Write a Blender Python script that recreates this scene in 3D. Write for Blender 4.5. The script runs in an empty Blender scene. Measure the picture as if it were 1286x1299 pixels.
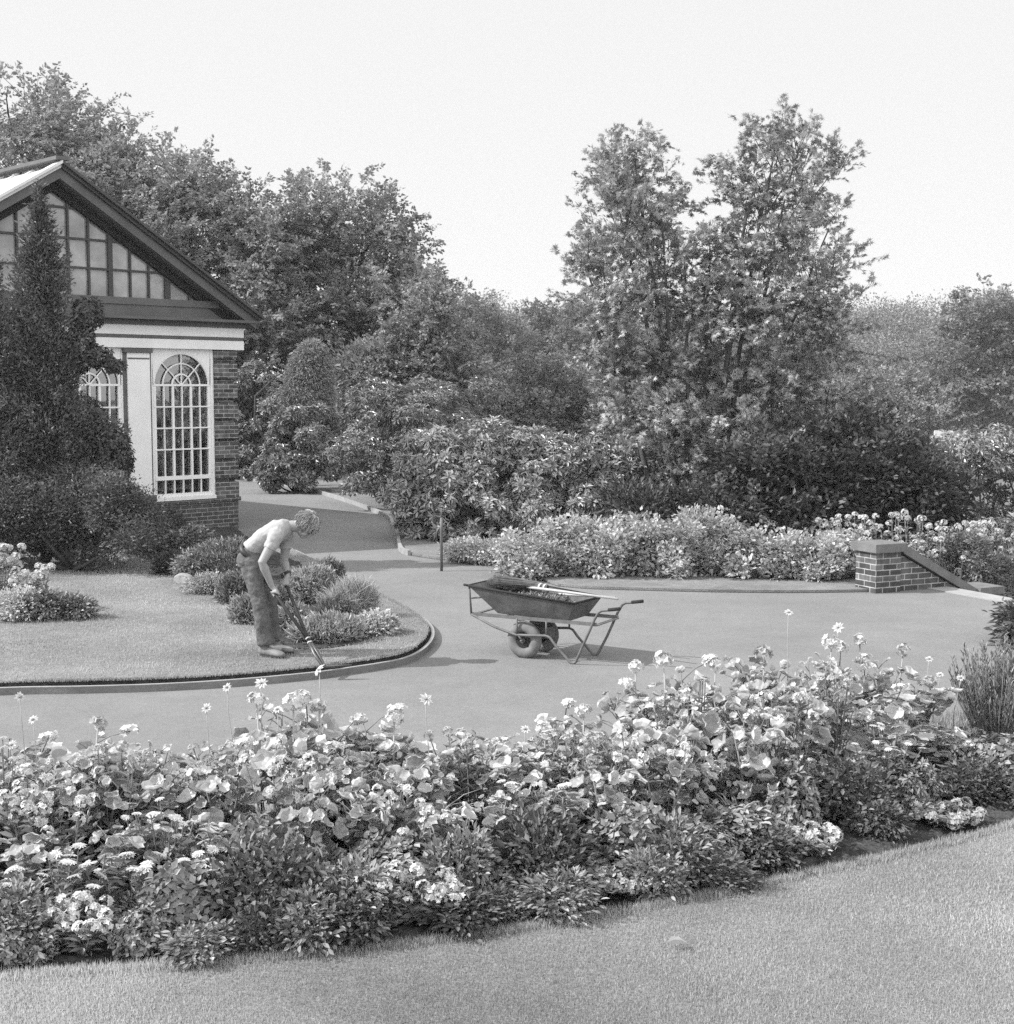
import bpy, bmesh, math
import numpy as np
from mathutils import Vector, Matrix
from mathutils.geometry import tessellate_polygon
SC = bpy.context.scene
HAZE = 0.00042
COL = SC.collection
R = math.radians
rng = np.random.default_rng(7)

# ------------------------------------------------------------------ camera, sky, sun, exposure
F, CAMH, HOR = 1780.0, 2.6, 495.0
PITCH = math.atan((649.5 - HOR) / F)
cd = bpy.data.cameras.new("camera"); cam = bpy.data.objects.new("camera", cd); COL.objects.link(cam)
cam.location = (0, 0, CAMH); cam.rotation_euler = (math.pi / 2 - PITCH, 0, 0)
cd.sensor_fit = 'HORIZONTAL'; cd.sensor_width = 36; cd.lens = 36 * F / 1286; cd.clip_end = 3000; cd.clip_start = 0.05
SC.camera = cam
SUN_EL, SUN_AZ = R(40), R(-96)                      # the sun stands on the left, a little behind the camera
sd = Vector((math.sin(SUN_AZ) * math.cos(SUN_EL), math.cos(SUN_AZ) * math.cos(SUN_EL), math.sin(SUN_EL)))
W = bpy.data.worlds.new("World"); SC.world = W; W.use_nodes = True
wn, wl = W.node_tree.nodes, W.node_tree.links
sky = wn.new('ShaderNodeTexSky'); sky.sky_type = 'NISHITA'; sky.sun_disc = False
sky.sun_elevation = SUN_EL; sky.sun_rotation = SUN_AZ; sky.air_density = 1.0; sky.dust_density = 1.0; sky.ozone_density = 1.0
bw = wn.new('ShaderNodeRGBToBW'); wl.new(sky.outputs[0], bw.inputs[0])   # black and white film: a grey sky
hz = wn.new('ShaderNodeMapRange'); hz.clamp = True                        # thin high haze evens the sky out
hz.inputs[1].default_value = 0; hz.inputs[2].default_value = 12; hz.inputs[3].default_value = 3.75; hz.inputs[4].default_value = 5.0
wl.new(bw.outputs[0], hz.inputs[0])
# sky radiance raised overhead and behind the camera, added fill for the shaded facade
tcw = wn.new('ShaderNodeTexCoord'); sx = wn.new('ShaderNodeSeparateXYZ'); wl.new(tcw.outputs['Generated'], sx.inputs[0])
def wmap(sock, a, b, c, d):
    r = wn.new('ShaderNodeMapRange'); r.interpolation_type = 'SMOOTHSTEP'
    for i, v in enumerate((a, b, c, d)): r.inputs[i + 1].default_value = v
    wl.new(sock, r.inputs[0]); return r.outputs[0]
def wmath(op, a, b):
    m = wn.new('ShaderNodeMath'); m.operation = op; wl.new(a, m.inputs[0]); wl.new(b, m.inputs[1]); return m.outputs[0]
sky_fill = wmath('MULTIPLY', wmap(sx.outputs[2], .3, .95, 1., 1.25), wmap(sx.outputs[1], .45, -.7, 1., 2.1))
bg = wn['Background']; bg.inputs[1].default_value = 0.1; wl.new(wmath('MULTIPLY', hz.outputs[0], sky_fill), bg.inputs[0])
sl = bpy.data.lights.new("sun", 'SUN'); sl.energy = 3.1; sl.angle = R(0.5); sl.color = (1, 1, 1)
so = bpy.data.objects.new("sun", sl); COL.objects.link(so); so.rotation_euler = sd.to_track_quat('Z', 'Y').to_euler()
SC.view_settings.view_transform = 'Standard'; SC.view_settings.look = 'None'
SC.view_settings.exposure = 1.15; SC.view_settings.gamma = 1.0
cy = SC.cycles; cy.use_denoising = False
cy.max_bounces = 6; cy.diffuse_bounces = 3; cy.glossy_bounces = 3; cy.transmission_bounces = 3
cy.transparent_max_bounces = 12; cy.volume_bounces = 0; cy.sample_clamp_indirect = 2.0; cy.caustics_reflective = False; cy.caustics_refractive = False

# ------------------------------------------------------------------ pixel -> place helpers
_fw = np.array([0, math.cos(PITCH), -math.sin(PITCH)]); _up = np.array([0, math.sin(PITCH), math.cos(PITCH)])
def ray(px, py): return np.array([1., 0, 0]) * (px - 643) / F + _up * (649.5 - py) / F + _fw
def gd(px, py, D):
    r = ray(px, py); return np.array([0, 0, CAMH]) + r * (D / r[1])
def gz(px, py, z=0.0):
    r = ray(px, py); return np.array([0, 0, CAMH]) + r * ((z - CAMH) / r[2])
def unit(v): return v / np.maximum(np.linalg.norm(v, axis=-1, keepdims=True), 1e-9)
def smooth(a, b, x):
    t = np.clip((x - a) / (b - a), 0, 1); return t * t * (3 - 2 * t)

# ------------------------------------------------------------------ mesh builder
class MB:
    def __init__(self): self.V = []; self.L = []; self.S = []; self.M = []; self.n = 0
    def add(self, V, faces, mat=0):
        V = np.asarray(V, float).reshape(-1, 3)
        for f in faces:
            self.L.append(np.asarray(f, int) + self.n); self.S.append(np.array([len(f)])); self.M.append(np.array([mat]))
        self.V.append(V); self.n += len(V); return self
    def batch(self, V, tmpl, n, k, mats):
        """n copies of a template of k vertices; tmpl = list of faces; mats = list of material index per face"""
        flat = np.concatenate([np.asarray(f, int) for f in tmpl]); sizes = np.array([len(f) for f in tmpl])
        off = (np.arange(n) * k)[:, None]
        self.L.append((flat[None, :] + off).ravel() + self.n)
        self.S.append(np.tile(sizes, n)); self.M.append(np.tile(np.asarray(mats, int), n))
        self.V.append(V.reshape(-1, 3)); self.n += n * k; return self
    def box(self, x0, x1, y0, y1, z0, z1, mat=0):
        v = [(x0,y0,z0),(x1,y0,z0),(x1,y1,z0),(x0,y1,z0),(x0,y0,z1),(x1,y0,z1),(x1,y1,z1),(x0,y1,z1)]
        return self.add(v, [(0,3,2,1),(4,5,6,7),(0,1,5,4),(1,2,6,5),(2,3,7,6),(3,0,4,7)], mat)
    def tube(self, pts, rad, n=7, mat=0, caps=True):
        P = np.asarray(pts, float); rad = np.broadcast_to(np.asarray(rad, float), (len(P),))
        T = unit(np.gradient(P, axis=0)); ref = np.array([0, 0, 1.]) if abs(T[0][2]) < .9 else np.array([1., 0, 0])
        a = np.arange(n) * 2 * math.pi / n; V = []; u = unit(np.cross(T[0], ref))
        for i in range(len(P)):
            u = unit(u - T[i] * (u @ T[i])); w = np.cross(T[i], u)
            V.append(P[i] + rad[i] * (np.cos(a)[:, None] * u + np.sin(a)[:, None] * w))
        V = np.concatenate(V); fs = []
        for i in range(len(P) - 1):
            for j in range(n):
                k = (j + 1) % n; fs.append((i*n+j, i*n+k, (i+1)*n+k, (i+1)*n+j))
        if caps: fs += [tuple(range(n))[::-1], tuple(range((len(P)-1)*n, len(P)*n))]
        return self.add(V, fs, mat)
    def loft(self, secs, L, n=16):
        """secs: (centre, lateral half width, other half width); L the lateral axis"""
        P = np.array([s[0] for s in secs], float); T = unit(np.gradient(P, axis=0)); a = np.arange(n) * 2 * math.pi / n; V = []
        for i, s in enumerate(secs):
            u = unit(L - T[i] * (L @ T[i])); w = np.cross(T[i], u)
            V.append(P[i] + np.cos(a)[:, None] * u * s[1] + np.sin(a)[:, None] * w * s[2])
        V = np.concatenate(V); fs = []
        for i in range(len(P) - 1):
            for j in range(n):
                k = (j + 1) % n; fs.append((i*n+j, i*n+k, (i+1)*n+k, (i+1)*n+j))
        fs += [tuple(range(n))[::-1], tuple(range((len(P)-1)*n, len(P)*n))]
        return self.add(V, fs)
    def ball(self, c, r, ax=None, n=14, m=9):
        ax = np.eye(3) if ax is None else np.asarray(ax); r = np.broadcast_to(np.asarray(r, float), (3,)); V = []
        for i in range(1, m):
            t = math.pi * i / m
            for j in range(n):
                p = 2 * math.pi * j / n; V.append((math.sin(t)*math.cos(p), math.sin(t)*math.sin(p), math.cos(t)))
        V += [(0,0,1),(0,0,-1)]; V = np.array(V) * r; V = V @ ax + np.asarray(c, float); fs = []
        for i in range(m - 2):
            for j in range(n):
                k = (j+1) % n; fs.append((i*n+j, (i+1)*n+j, (i+1)*n+k, i*n+k))
        t, b = (m-1)*n, (m-1)*n+1
        for j in range(n):
            k = (j+1) % n; fs.append((t, j, k)); fs.append((b, (m-2)*n+k, (m-2)*n+j))
        return self.add(V, fs)
    def prism(self, poly, z0, z1, mat=0, side=None):
        """closed prism over an xy polygon"""
        n = len(poly); V = [(p[0], p[1], z1) for p in poly] + [(p[0], p[1], z0) for p in poly]
        tri = tessellate_polygon([[Vector((p[0], p[1], 0)) for p in poly]])
        A = np.asarray(poly, float); area = np.sum(A[:,0]*np.roll(A[:,1],-1) - np.roll(A[:,0],-1)*A[:,1])
        fs = []
        for t in tri:
            a, b, c = A[t[0]], A[t[1]], A[t[2]]
            if (b[0]-a[0])*(c[1]-a[1]) - (b[1]-a[1])*(c[0]-a[0]) < 0: t = t[::-1]
            fs.append(t)
        self.add(V, fs, mat)
        sd_ = []
        for i in range(n):
            j = (i+1) % n; f = (i, n+i, n+j, j); sd_.append(f if area > 0 else f[::-1])
        return self.add(V, sd_, mat if side is None else side)
    def build(self, name, mats, parent=None, smooth=False):
        me = bpy.data.meshes.new(name); V = np.concatenate(self.V).astype(np.float32)
        L = np.concatenate(self.L).astype(np.int32); S = np.concatenate(self.S).astype(np.int32); M = np.concatenate(self.M).astype(np.int32)
        me.vertices.add(len(V)); me.vertices.foreach_set('co', V.ravel())
        me.loops.add(len(L)); me.loops.foreach_set('vertex_index', L)
        me.polygons.add(len(S)); me.polygons.foreach_set('loop_start', np.concatenate([[0], np.cumsum(S)[:-1]]).astype(np.int32))
        me.polygons.foreach_set('material_index', M)
        me.polygons.foreach_set('use_smooth', np.full(len(S), smooth))
        for m in (mats if isinstance(mats, (list, tuple)) else [mats]): me.materials.append(m)
        me.update(calc_edges=True)
        o = bpy.data.objects.new(name, me); COL.objects.link(o)
        if parent is not None: o.parent = parent
        return o

def tag(o, label=None, cat=None, group=None, kind=None):
    if label: o['label'] = label
    if cat: o['category'] = cat
    if group: o['group'] = group
    if kind: o['kind'] = kind
    return o
def thing(name, label, cat, loc=(0, 0, 0), rz=0.0, group=None):
    o = bpy.data.objects.new(name, None); COL.objects.link(o); o.location = tuple(map(float, loc)); o.rotation_euler = (0, 0, rz)
    o.empty_display_size = 0.1
    return tag(o, label, cat, group)
def dup(o, parent=None):
    c = o.copy(); COL.objects.link(c)
    if parent is not None: c.parent = parent
    for ch in list(o.children): dup(ch, c)
    return c
ORD = ['first','second','third','fourth','fifth','sixth','seventh','eighth','ninth','tenth','eleventh','twelfth','thirteenth','fourteenth','fifteenth','sixteenth','seventeenth','eighteenth','nineteenth','twentieth','twenty-first','twenty-second']

# ------------------------------------------------------------------ materials
def mat(name, col, rough=.8, spec=.3, noise=None, bump=None, metal=0.0):
    """noise = (scale, dark, light) multiplies the colour; bump = (scale, strength)"""
    m = bpy.data.materials.new(name); m.use_nodes = True; N, K = m.node_tree.nodes, m.node_tree.links
    p = N['Principled BSDF']; p.inputs['Roughness'].default_value = rough; p.inputs['Specular IOR Level'].default_value = spec
    p.inputs['Metallic'].default_value = metal; p.inputs['Base Color'].default_value = (col, col, col, 1)
    tc = N.new('ShaderNodeTexCoord'); src = None
    for (s, a, b) in ([noise] if isinstance(noise, tuple) else (noise or [])):
        t = N.new('ShaderNodeTexNoise'); t.inputs['Scale'].default_value = s; t.inputs['Detail'].default_value = 5; t.inputs['Roughness'].default_value = .65
        K.new(tc.outputs['Object'], t.inputs['Vector'])
        r = N.new('ShaderNodeMapRange'); r.inputs[1].default_value = .28; r.inputs[2].default_value = .72; r.inputs[3].default_value = a; r.inputs[4].default_value = b
        K.new(t.outputs['Fac'], r.inputs[0])
        mu = N.new('ShaderNodeMath'); mu.operation = 'MULTIPLY'; K.new(r.outputs[0], mu.inputs[0])
        if src is None: mu.inputs[1].default_value = col
        else: K.new(src, mu.inputs[1])
        src = mu.outputs[0]
    if src is not None: K.new(src, p.inputs['Base Color'])
    if bump:
        t = N.new('ShaderNodeTexNoise'); t.inputs['Scale'].default_value = bump[0]; t.inputs['Detail'].default_value = 4; K.new(tc.outputs['Object'], t.inputs['Vector'])
        b = N.new('ShaderNodeBump'); b.inputs['Strength'].default_value = bump[1]; b.inputs['Distance'].default_value = .02
        K.new(t.outputs['Fac'], b.inputs['Height']); K.new(b.outputs[0], p.inputs['Normal'])
    return m
def leafmat(name, col, rough=.5, spec=.35, trans=.25, var=.35, big=None):
    col = col * 1.7 if col < .35 else col
    m = bpy.data.materials.new(name); m.use_nodes = True; N, K = m.node_tree.nodes, m.node_tree.links
    p = N['Principled BSDF']; p.inputs['Roughness'].default_value = rough; p.inputs['Specular IOR Level'].default_value = spec
    g = N.new('ShaderNodeNewGeometry'); r = N.new('ShaderNodeMapRange'); r.inputs[3].default_value = col*(1-var); r.inputs[4].default_value = col*(1+var)
    K.new(g.outputs['Random Per Island'], r.inputs[0]); src = r.outputs[0]
    if big:
        tc = N.new('ShaderNodeTexCoord'); t = N.new('ShaderNodeTexNoise'); t.inputs['Scale'].default_value = big[0]; K.new(tc.outputs['Object'], t.inputs['Vector'])
        q = N.new('ShaderNodeMapRange'); q.inputs[1].default_value = .3; q.inputs[2].default_value = .7; q.inputs[3].default_value = big[1]; q.inputs[4].default_value = big[2]
        K.new(t.outputs['Fac'], q.inputs[0]); mu = N.new('ShaderNodeMath'); mu.operation = 'MULTIPLY'; K.new(src, mu.inputs[0]); K.new(q.outputs[0], mu.inputs[1]); src = mu.outputs[0]
    K.new(src, p.inputs['Base Color'])
    t = N.new('ShaderNodeBsdfTranslucent'); K.new(src, t.inputs['Color'])
    x = N.new('ShaderNodeMixShader'); x.inputs[0].default_value = trans
    K.new(p.outputs[0], x.inputs[1]); K.new(t.outputs[0], x.inputs[2]); K.new(x.outputs[0], N['Material Output'].inputs[0])
    return m
def brickmat(name, c1, c2, mortar):
    m = bpy.data.materials.new(name); m.use_nodes = True; N, K = m.node_tree.nodes, m.node_tree.links
    p = N['Principled BSDF']; p.inputs['Roughness'].default_value = .85
    tc = N.new('ShaderNodeTexCoord'); s = N.new('ShaderNodeSeparateXYZ'); K.new(tc.outputs['Object'], s.inputs[0])
    a = N.new('ShaderNodeMath'); a.operation = 'ADD'; K.new(s.outputs[0], a.inputs[0]); K.new(s.outputs[1], a.inputs[1])
    c = N.new('ShaderNodeCombineXYZ'); K.new(a.outputs[0], c.inputs[0]); K.new(s.outputs[2], c.inputs[1])
    b = N.new('ShaderNodeTexBrick'); b.inputs['Scale'].default_value = 1; b.inputs['Brick Width'].default_value = .225; b.inputs['Row Height'].default_value = .075
    b.inputs['Mortar Size'].default_value = .007; b.inputs['Mortar Smooth'].default_value = .2; b.inputs['Bias'].default_value = -.1
    for i, v in (('Color1', c1), ('Color2', c2), ('Mortar', mortar)): b.inputs[i].default_value = (v, v, v, 1)
    K.new(c.outputs[0], b.inputs['Vector'])
    t = N.new('ShaderNodeTexNoise'); t.inputs['Scale'].default_value = 9; t.inputs['Detail'].default_value = 6; K.new(tc.outputs['Object'], t.inputs['Vector'])
    r = N.new('ShaderNodeMapRange'); r.inputs[1].default_value = .3; r.inputs[2].default_value = .7; r.inputs[3].default_value = .6; r.inputs[4].default_value = 1.35; K.new(t.outputs['Fac'], r.inputs[0])
    mx = N.new('ShaderNodeMixRGB'); mx.blend_type = 'MULTIPLY'; mx.inputs[0].default_value = 1; K.new(b.outputs['Color'], mx.inputs[1]); K.new(r.outputs[0], mx.inputs[2])
    K.new(mx.outputs[0], p.inputs['Base Color'])
    bp = N.new('ShaderNodeBump'); bp.inputs['Strength'].default_value = .6; bp.inputs['Distance'].default_value = .01; bp.invert = True
    K.new(b.outputs['Fac'], bp.inputs['Height']); K.new(bp.outputs[0], p.inputs['Normal'])
    return m
def glassmat(name, refl, tint):
    m = bpy.data.materials.new(name); m.use_nodes = True; N, K = m.node_tree.nodes, m.node_tree.links
    t = N.new('ShaderNodeBsdfTransparent'); t.inputs[0].default_value = (tint, tint, tint, 1)
    g = N.new('ShaderNodeBsdfGlossy'); g.inputs['Roughness'].default_value = .03; g.inputs[0].default_value = (.9, .9, .9, 1)
    lw = N.new('ShaderNodeFresnel'); lw.inputs[0].default_value = 1.5
    ad = N.new('ShaderNodeMath'); ad.operation = 'ADD'; ad.inputs[1].default_value = refl; K.new(lw.outputs[0], ad.inputs[0])
    tc = N.new('ShaderNodeTexCoord'); nz = N.new('ShaderNodeTexNoise'); nz.inputs['Scale'].default_value = 2.2; K.new(tc.outputs['Object'], nz.inputs['Vector'])
    bp = N.new('ShaderNodeBump'); bp.inputs['Strength'].default_value = .12; bp.inputs['Distance'].default_value = .02; K.new(nz.outputs['Fac'], bp.inputs['Height']); K.new(bp.outputs[0], g.inputs['Normal'])
    x = N.new('ShaderNodeMixShader'); K.new(ad.outputs[0], x.inputs[0]); K.new(t.outputs[0], x.inputs[1]); K.new(g.outputs[0], x.inputs[2])
    K.new(x.outputs[0], N['Material Output'].inputs[0]); return m

M = {}
M['ground'] = mat('rough_grass', .13, .95, .1, [(1.3, .7, 1.25), (30, .7, 1.3)], (40, .6))
M['asphalt'] = mat('pale_tarmac', .2, .9, .2, [(.45, .86, 1.08), (2.2, .92, 1.06), (14, .94, 1.05), (110, .68, 1.3)], (220, .5))
M['lawn'] = mat('mown_turf', .215, .95, .1, [(.55, .7, 1.22), (2.4, .85, 1.12), (9, .85, 1.12), (70, .7, 1.25)], (90, .9))
M['turfside'] = mat('cut_turf_edge', .05, 1, .05, [(14, .4, 1.5)], (50, 1))
M['soil'] = mat('soil', .055, 1, .05, [(9, .5, 1.5), (60, .6, 1.4)], (35, 1))
M['kerb'] = mat('weathered_edging', .17, .85, .2, [(3, .75, 1.2), (40, .85, 1.1)], (60, .3))
M['concrete'] = mat('pale_concrete', .3, .85, .2, [(4, .75, 1.1)], (60, .3))
M['stone'] = mat('pale_stone', .28, .85, .2, [(5, .65, 1.2)], (25, .5))
M['brick_dark'] = brickmat('dark_brick', .045, .085, .27)
M['brick'] = brickmat('red_brick', .04, .14, .33)
M['coping'] = mat('coping_stone', .15, .85, .2, [(6, .75, 1.2), (60, .85, 1.15)], (70, .4))
M['white'] = mat('white_paint', .78, .6, .35, [(2.5, .9, 1.04)], (50, .08))
M['darkpaint'] = mat('dark_paint', .1, .6, .35, [(2.5, .8, 1.2)], (40, .1))
M['darkpaint_b'] = mat('darker_paint', .055, .6, .3, [(2.5, .8, 1.2)])
M['shadepaint'] = mat('soffit_shade_paint', .02, .7, .2)  # near-black colour stands in for the shadow under the rake soffit
M['roofglass'] = mat('whitewashed_roof_glass', .6, .35, .5, [(1.2, .88, 1.05)])
M['gableglass'] = mat('clouded_gable_glass', .26, .08, .8, [(.8, .35, 1.6), (2.6, .75, 1.2)], (1.6, .5))
M['glass'] = glassmat('window_glass', .16, .82)
M['interior'] = mat('interior_plaster', .16, .9, .1, [(1.5, .6, 1.3)])
M['bark'] = mat('bark', .07, .95, .1, [(7, .6, 1.5)], (30, .8))
M['bark_l'] = mat('pale_bark', .13, .95, .1, [(7, .6, 1.5)], (30, .8))
M['beech'] = leafmat('beech_leaves', .15, .5, .35, .3, .35, (.35, .8, 1.25))
M['maple'] = leafmat('maple_leaves', .18, .5, .35, .2, .35, (.9, .75, 1.3))
M['rhodo'] = leafmat('rhododendron_leaves', .165, .32, .65, .12, .45, (1.2, .85, 1.15))
M['laurel'] = leafmat('laurel_leaves', .13, .32, .65, .15, .5, (.9, .8, 1.2))
M['shrub'] = leafmat('shrub_leaves', .135, .5, .35, .25, .4, (.9, .8, 1.2))
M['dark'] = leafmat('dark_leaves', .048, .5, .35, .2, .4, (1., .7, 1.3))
M['conifer'] = leafmat('conifer_sprays', .068, .5, .35, .15, .5, (1.5, .7, 1.4))
M['thuja'] = leafmat('thuja_sprays', .14, .6, .25, .15, .3)
M['hedge'] = leafmat('hydrangea_leaves', .24, .5, .35, .25, .4, (1.6, .8, 1.2))
M['pale'] = leafmat('pale_leaves', .3, .6, .25, .3, .35, (2., .75, 1.2))
M['far'] = leafmat('far_leaves', .125, .7, .15, .25, .22, (.12, .75, 1.25))
M['petal'] = leafmat('white_petals', .56, .6, .2, .3, .12)
M['petal_g'] = leafmat('pale_grey_petals', .4, .6, .2, .3, .2)
M['gleaf'] = leafmat('geranium_leaf', .21, .42, .45, .22, .45)
M['grim'] = leafmat('geranium_leaf_rim', .5, .55, .3, .3, .12)
M['stem'] = mat('green_stem', .17, .7, .3, (9, .7, 1.3))
M['stem_l'] = mat('pale_stem', .3, .7, .3, (9, .8, 1.2))
M['herb'] = leafmat('herb_leaves', .13, .5, .35, .2, .6, (5., .75, 1.3))
M['herb_d'] = leafmat('dark_herb_leaves', .06, .5, .35, .2, .6, (5., .7, 1.35))
M['herb_l'] = leafmat('light_herb_leaves', .22, .55, .3, .3, .35, (5., .75, 1.25))
M['blade'] = leafmat('grass_blades', .26, .6, .25, .35, .22, (.7, .6, 1.2))
M['centre'] = mat('flower_centre', .2, .9, .1)
M['skin'] = mat('skin', .26, .55, .35, (12, .93, 1.06))
M['shirt'] = mat('pale_cotton', .33, .9, .1, (9, .92, 1.05), (55, .12))
M['denim'] = mat('worn_denim', .115, .9, .1, [(5, .7, 1.35), (40, .85, 1.15)], (30, .35))
M['leather'] = mat('dark_leather', .035, .5, .4)
M['boot'] = mat('dusty_leather_boot', .17, .8, .2, (14, .7, 1.3))
M['sole'] = mat('boot_sole', .05, .9, .1)
M['hair'] = leafmat('fair_hair', .22, .4, .5, .05, .3)
M['hairbase'] = mat('fair_hair_base', .3, .6, .4, (40, .7, 1.3))
M['eye'] = mat('eye', .03, .3, .5)
M['wood_d'] = mat('dark_wood', .03, .6, .3, (20, .7, 1.3))
M['wood_l'] = mat('pale_wood', .38, .7, .25, (12, .8, 1.1))
M['steel'] = mat('worn_steel', .1, .45, .5, (14, .7, 1.3), None, .6)
M['tub'] = mat('scuffed_steel_sheet', .085, .62, .35, [(4, .65, 1.3), (18, .75, 1.3)], (12, .08))
M['frame'] = mat('frame_paint', .11, .6, .35, [(12, .65, 1.4)])
M['rubber'] = mat('dusty_rubber', .16, .9, .15, [(9, .75, 1.25)])
M['rubber_d'] = mat('dark_rubber', .03, .9, .1)
M['band'] = mat('pale_band', .4, .6, .3)
M['twig'] = mat('twigs', .1, .9, .1, (20, .6, 1.5))
M['canvas'] = mat('pale_sacking', .2, .9, .1, (9, .75, 1.15), (40, .5))

# ------------------------------------------------------------------ foliage
LEAF = {
 'diamond': (np.array([(0,0,0),(.5,.45,.1),(0,1,0),(-.5,.45,.1)], float), [(0,1,2),(0,2,3)]),
 'lance': (np.array([(0,0,0),(.42,.28,.1),(.5,.6,.08),(0,1,-.1),(-.5,.6,.08),(-.42,.28,.1)], float), [(0,1,2,3),(0,3,4,5)]),
 'maple': (np.array([(0,0,0),(.2,.1,0),(.72,.22,-.08),(.2,.36,0),(.5,.8,-.08),(.1,.5,0),(0,1.1,-.1),(-.1,.5,0),(-.5,.8,-.08),(-.2,.36,0),(-.72,.22,-.08),(-.2,.1,0)], float),
           [(0,1,2,3),(0,3,4,5),(0,5,6,7),(0,7,8,9),(0,9,10,11)]),
 'blade': (np.array([(-.5,0,0),(.5,0,0),(.35,.55,.12),(-.35,.55,.12),(0,1,.4)], float), [(0,1,2,3),(3,2,4)]),
}
def put(mb, kind, P, A, Nn, length, width, matidx=0):
    """leaves: base P, length axis A, face normal Nn"""
    T, fs = LEAF[kind]; n = len(P)
    A = unit(A); X = unit(np.cross(A, Nn)); Z = np.cross(X, A)
    length = np.broadcast_to(length, (n,)); width = np.broadcast_to(width, (n,))
    V = P[:, None, :] + (T[None, :, 0, None] * width[:, None, None]) * X[:, None, :] \
        + (T[None, :, 1, None] * length[:, None, None]) * A[:, None, :] + (T[None, :, 2, None] * length[:, None, None]) * Z[:, None, :]
    mb.batch(V, fs, n, len(T), [matidx] * len(fs))
def surf(lumps, n, rg, depth=.12, inner=.2, zmin=None):
    """points near the skin of a union of ellipsoids, with outward normals"""
    Lm = np.asarray(lumps, float); c, r = Lm[:, :3], Lm[:, 3:6]
    w = r[:,0]*r[:,1] + r[:,1]*r[:,2] + r[:,0]*r[:,2]; w = w / w.sum(); P = []; N = []; got = 0
    for _ in range(30):
        k = rg.choice(len(Lm), n * 2, p=w); d = unit(rg.normal(size=(n * 2, 3)))
        u = 1 - np.abs(rg.normal(size=n * 2)) * depth; inn = rg.random(n * 2) < inner; u[inn] = rg.uniform(.35, .9, inn.sum())
        p = c[k] + d * r[k] * u[:, None]; nr = unit(d / r[k])
        q = np.linalg.norm((p[:, None, :] - c[None]) / r[None], axis=2); q[np.arange(len(k)), k] = 9
        keep = (q.min(axis=1) > .8) | (rg.random(n * 2) < .12)
        if zmin is not None: keep &= p[:, 2] > zmin
        P.append(p[keep]); N.append(nr[keep]); got += keep.sum()
        if got >= n: break
    return np.concatenate(P)[:n], np.concatenate(N)[:n]
UP = np.array([0, 0, 1.])
def foliage(mb, lumps, n, k, crad, ll, lw, kind='diamond', mode='spray', rg=None, droop=0., flat=.6, depth=.12, inner=.2, zmin=None, upb=.5, matidx=0):
    P, N = surf(lumps, n, rg, depth, inner, zmin); n = len(P); m = n * k
    Pk = np.repeat(P, k, 0); Nk = np.repeat(N, k, 0)
    if mode == 'spray':
        off = rg.normal(size=(m, 3)) * crad; off[:, 2] *= flat
        A = unit(Nk * .6 + unit(off) * .8 + rg.normal(size=(m, 3)) * .35 + UP * -droop)
        Z = UP * .9 + Nk * .5 + rg.normal(size=(m, 3)) * .45
        Pk = Pk + off
    elif mode == 'rosette':
        ax = unit(N + UP * upb + rg.normal(size=(n, 3)) * .3); t1 = unit(np.cross(ax, rg.normal(size=(n, 3)))); t2 = np.cross(ax, t1)
        ph = (np.arange(k) * 2.399)[None, :] + rg.random((n, 1)) * 6.28; lean = rg.uniform(-.25, .7, (n, k))
        A = unit((np.cos(ph)[..., None] * t1[:, None] + np.sin(ph)[..., None] * t2[:, None]) + ax[:, None] * lean[..., None]).reshape(m, 3)
        Z = np.repeat(ax, k, 0); Pk = Pk + A * crad * .2 + rg.normal(size=(m, 3)) * crad * .12
    elif mode == 'branchlet':                   # flat leafy twigs of length crad growing outwards
        ax = unit(N * .9 + UP * upb + rg.normal(size=(n, 3)) * .35); sd_ = unit(np.cross(ax, UP + rg.normal(size=(n, 3)) * .25))
        ln = crad * rg.uniform(.5, 1.4, n); s = rg.random((n, k)); w = rg.normal(size=(n, k)) * .3 * (1.15 - s)
        Pk = (P[:, None] + ax[:, None] * ((s - .35) * ln[:, None])[..., None] + sd_[:, None] * (w * ln[:, None])[..., None] - UP * (droop * ln[:, None] * s ** 2)[..., None]
              + rg.normal(size=(n, k, 3)) * (crad * flat * .14)).reshape(m, 3)
        A = unit(ax[:, None] * .7 + sd_[:, None] * np.sign(w)[..., None] * .8 + rg.normal(size=(n, k, 3)) * .35 - UP * droop * .6).reshape(m, 3)
        Z = np.repeat(np.cross(sd_, ax), k, 0); Z = Z * np.sign(Z[:, 2:3] + 1e-6) + rg.normal(size=(m, 3)) * .35
    else:                                       # needle sprays
        ax = unit(N * .8 + UP * upb + rg.normal(size=(n, 3)) * .25)
        A = unit(np.repeat(ax, k, 0) + rg.normal(size=(m, 3)) * .42); Z = rg.normal(size=(m, 3)) + Nk
        Pk = Pk + rg.normal(size=(m, 3)) * crad * .5
    L = ll * rg.uniform(.7, 1.25, m)
    put(mb, kind, Pk, A, Z, L, L * lw, matidx)
    return P, N
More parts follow.
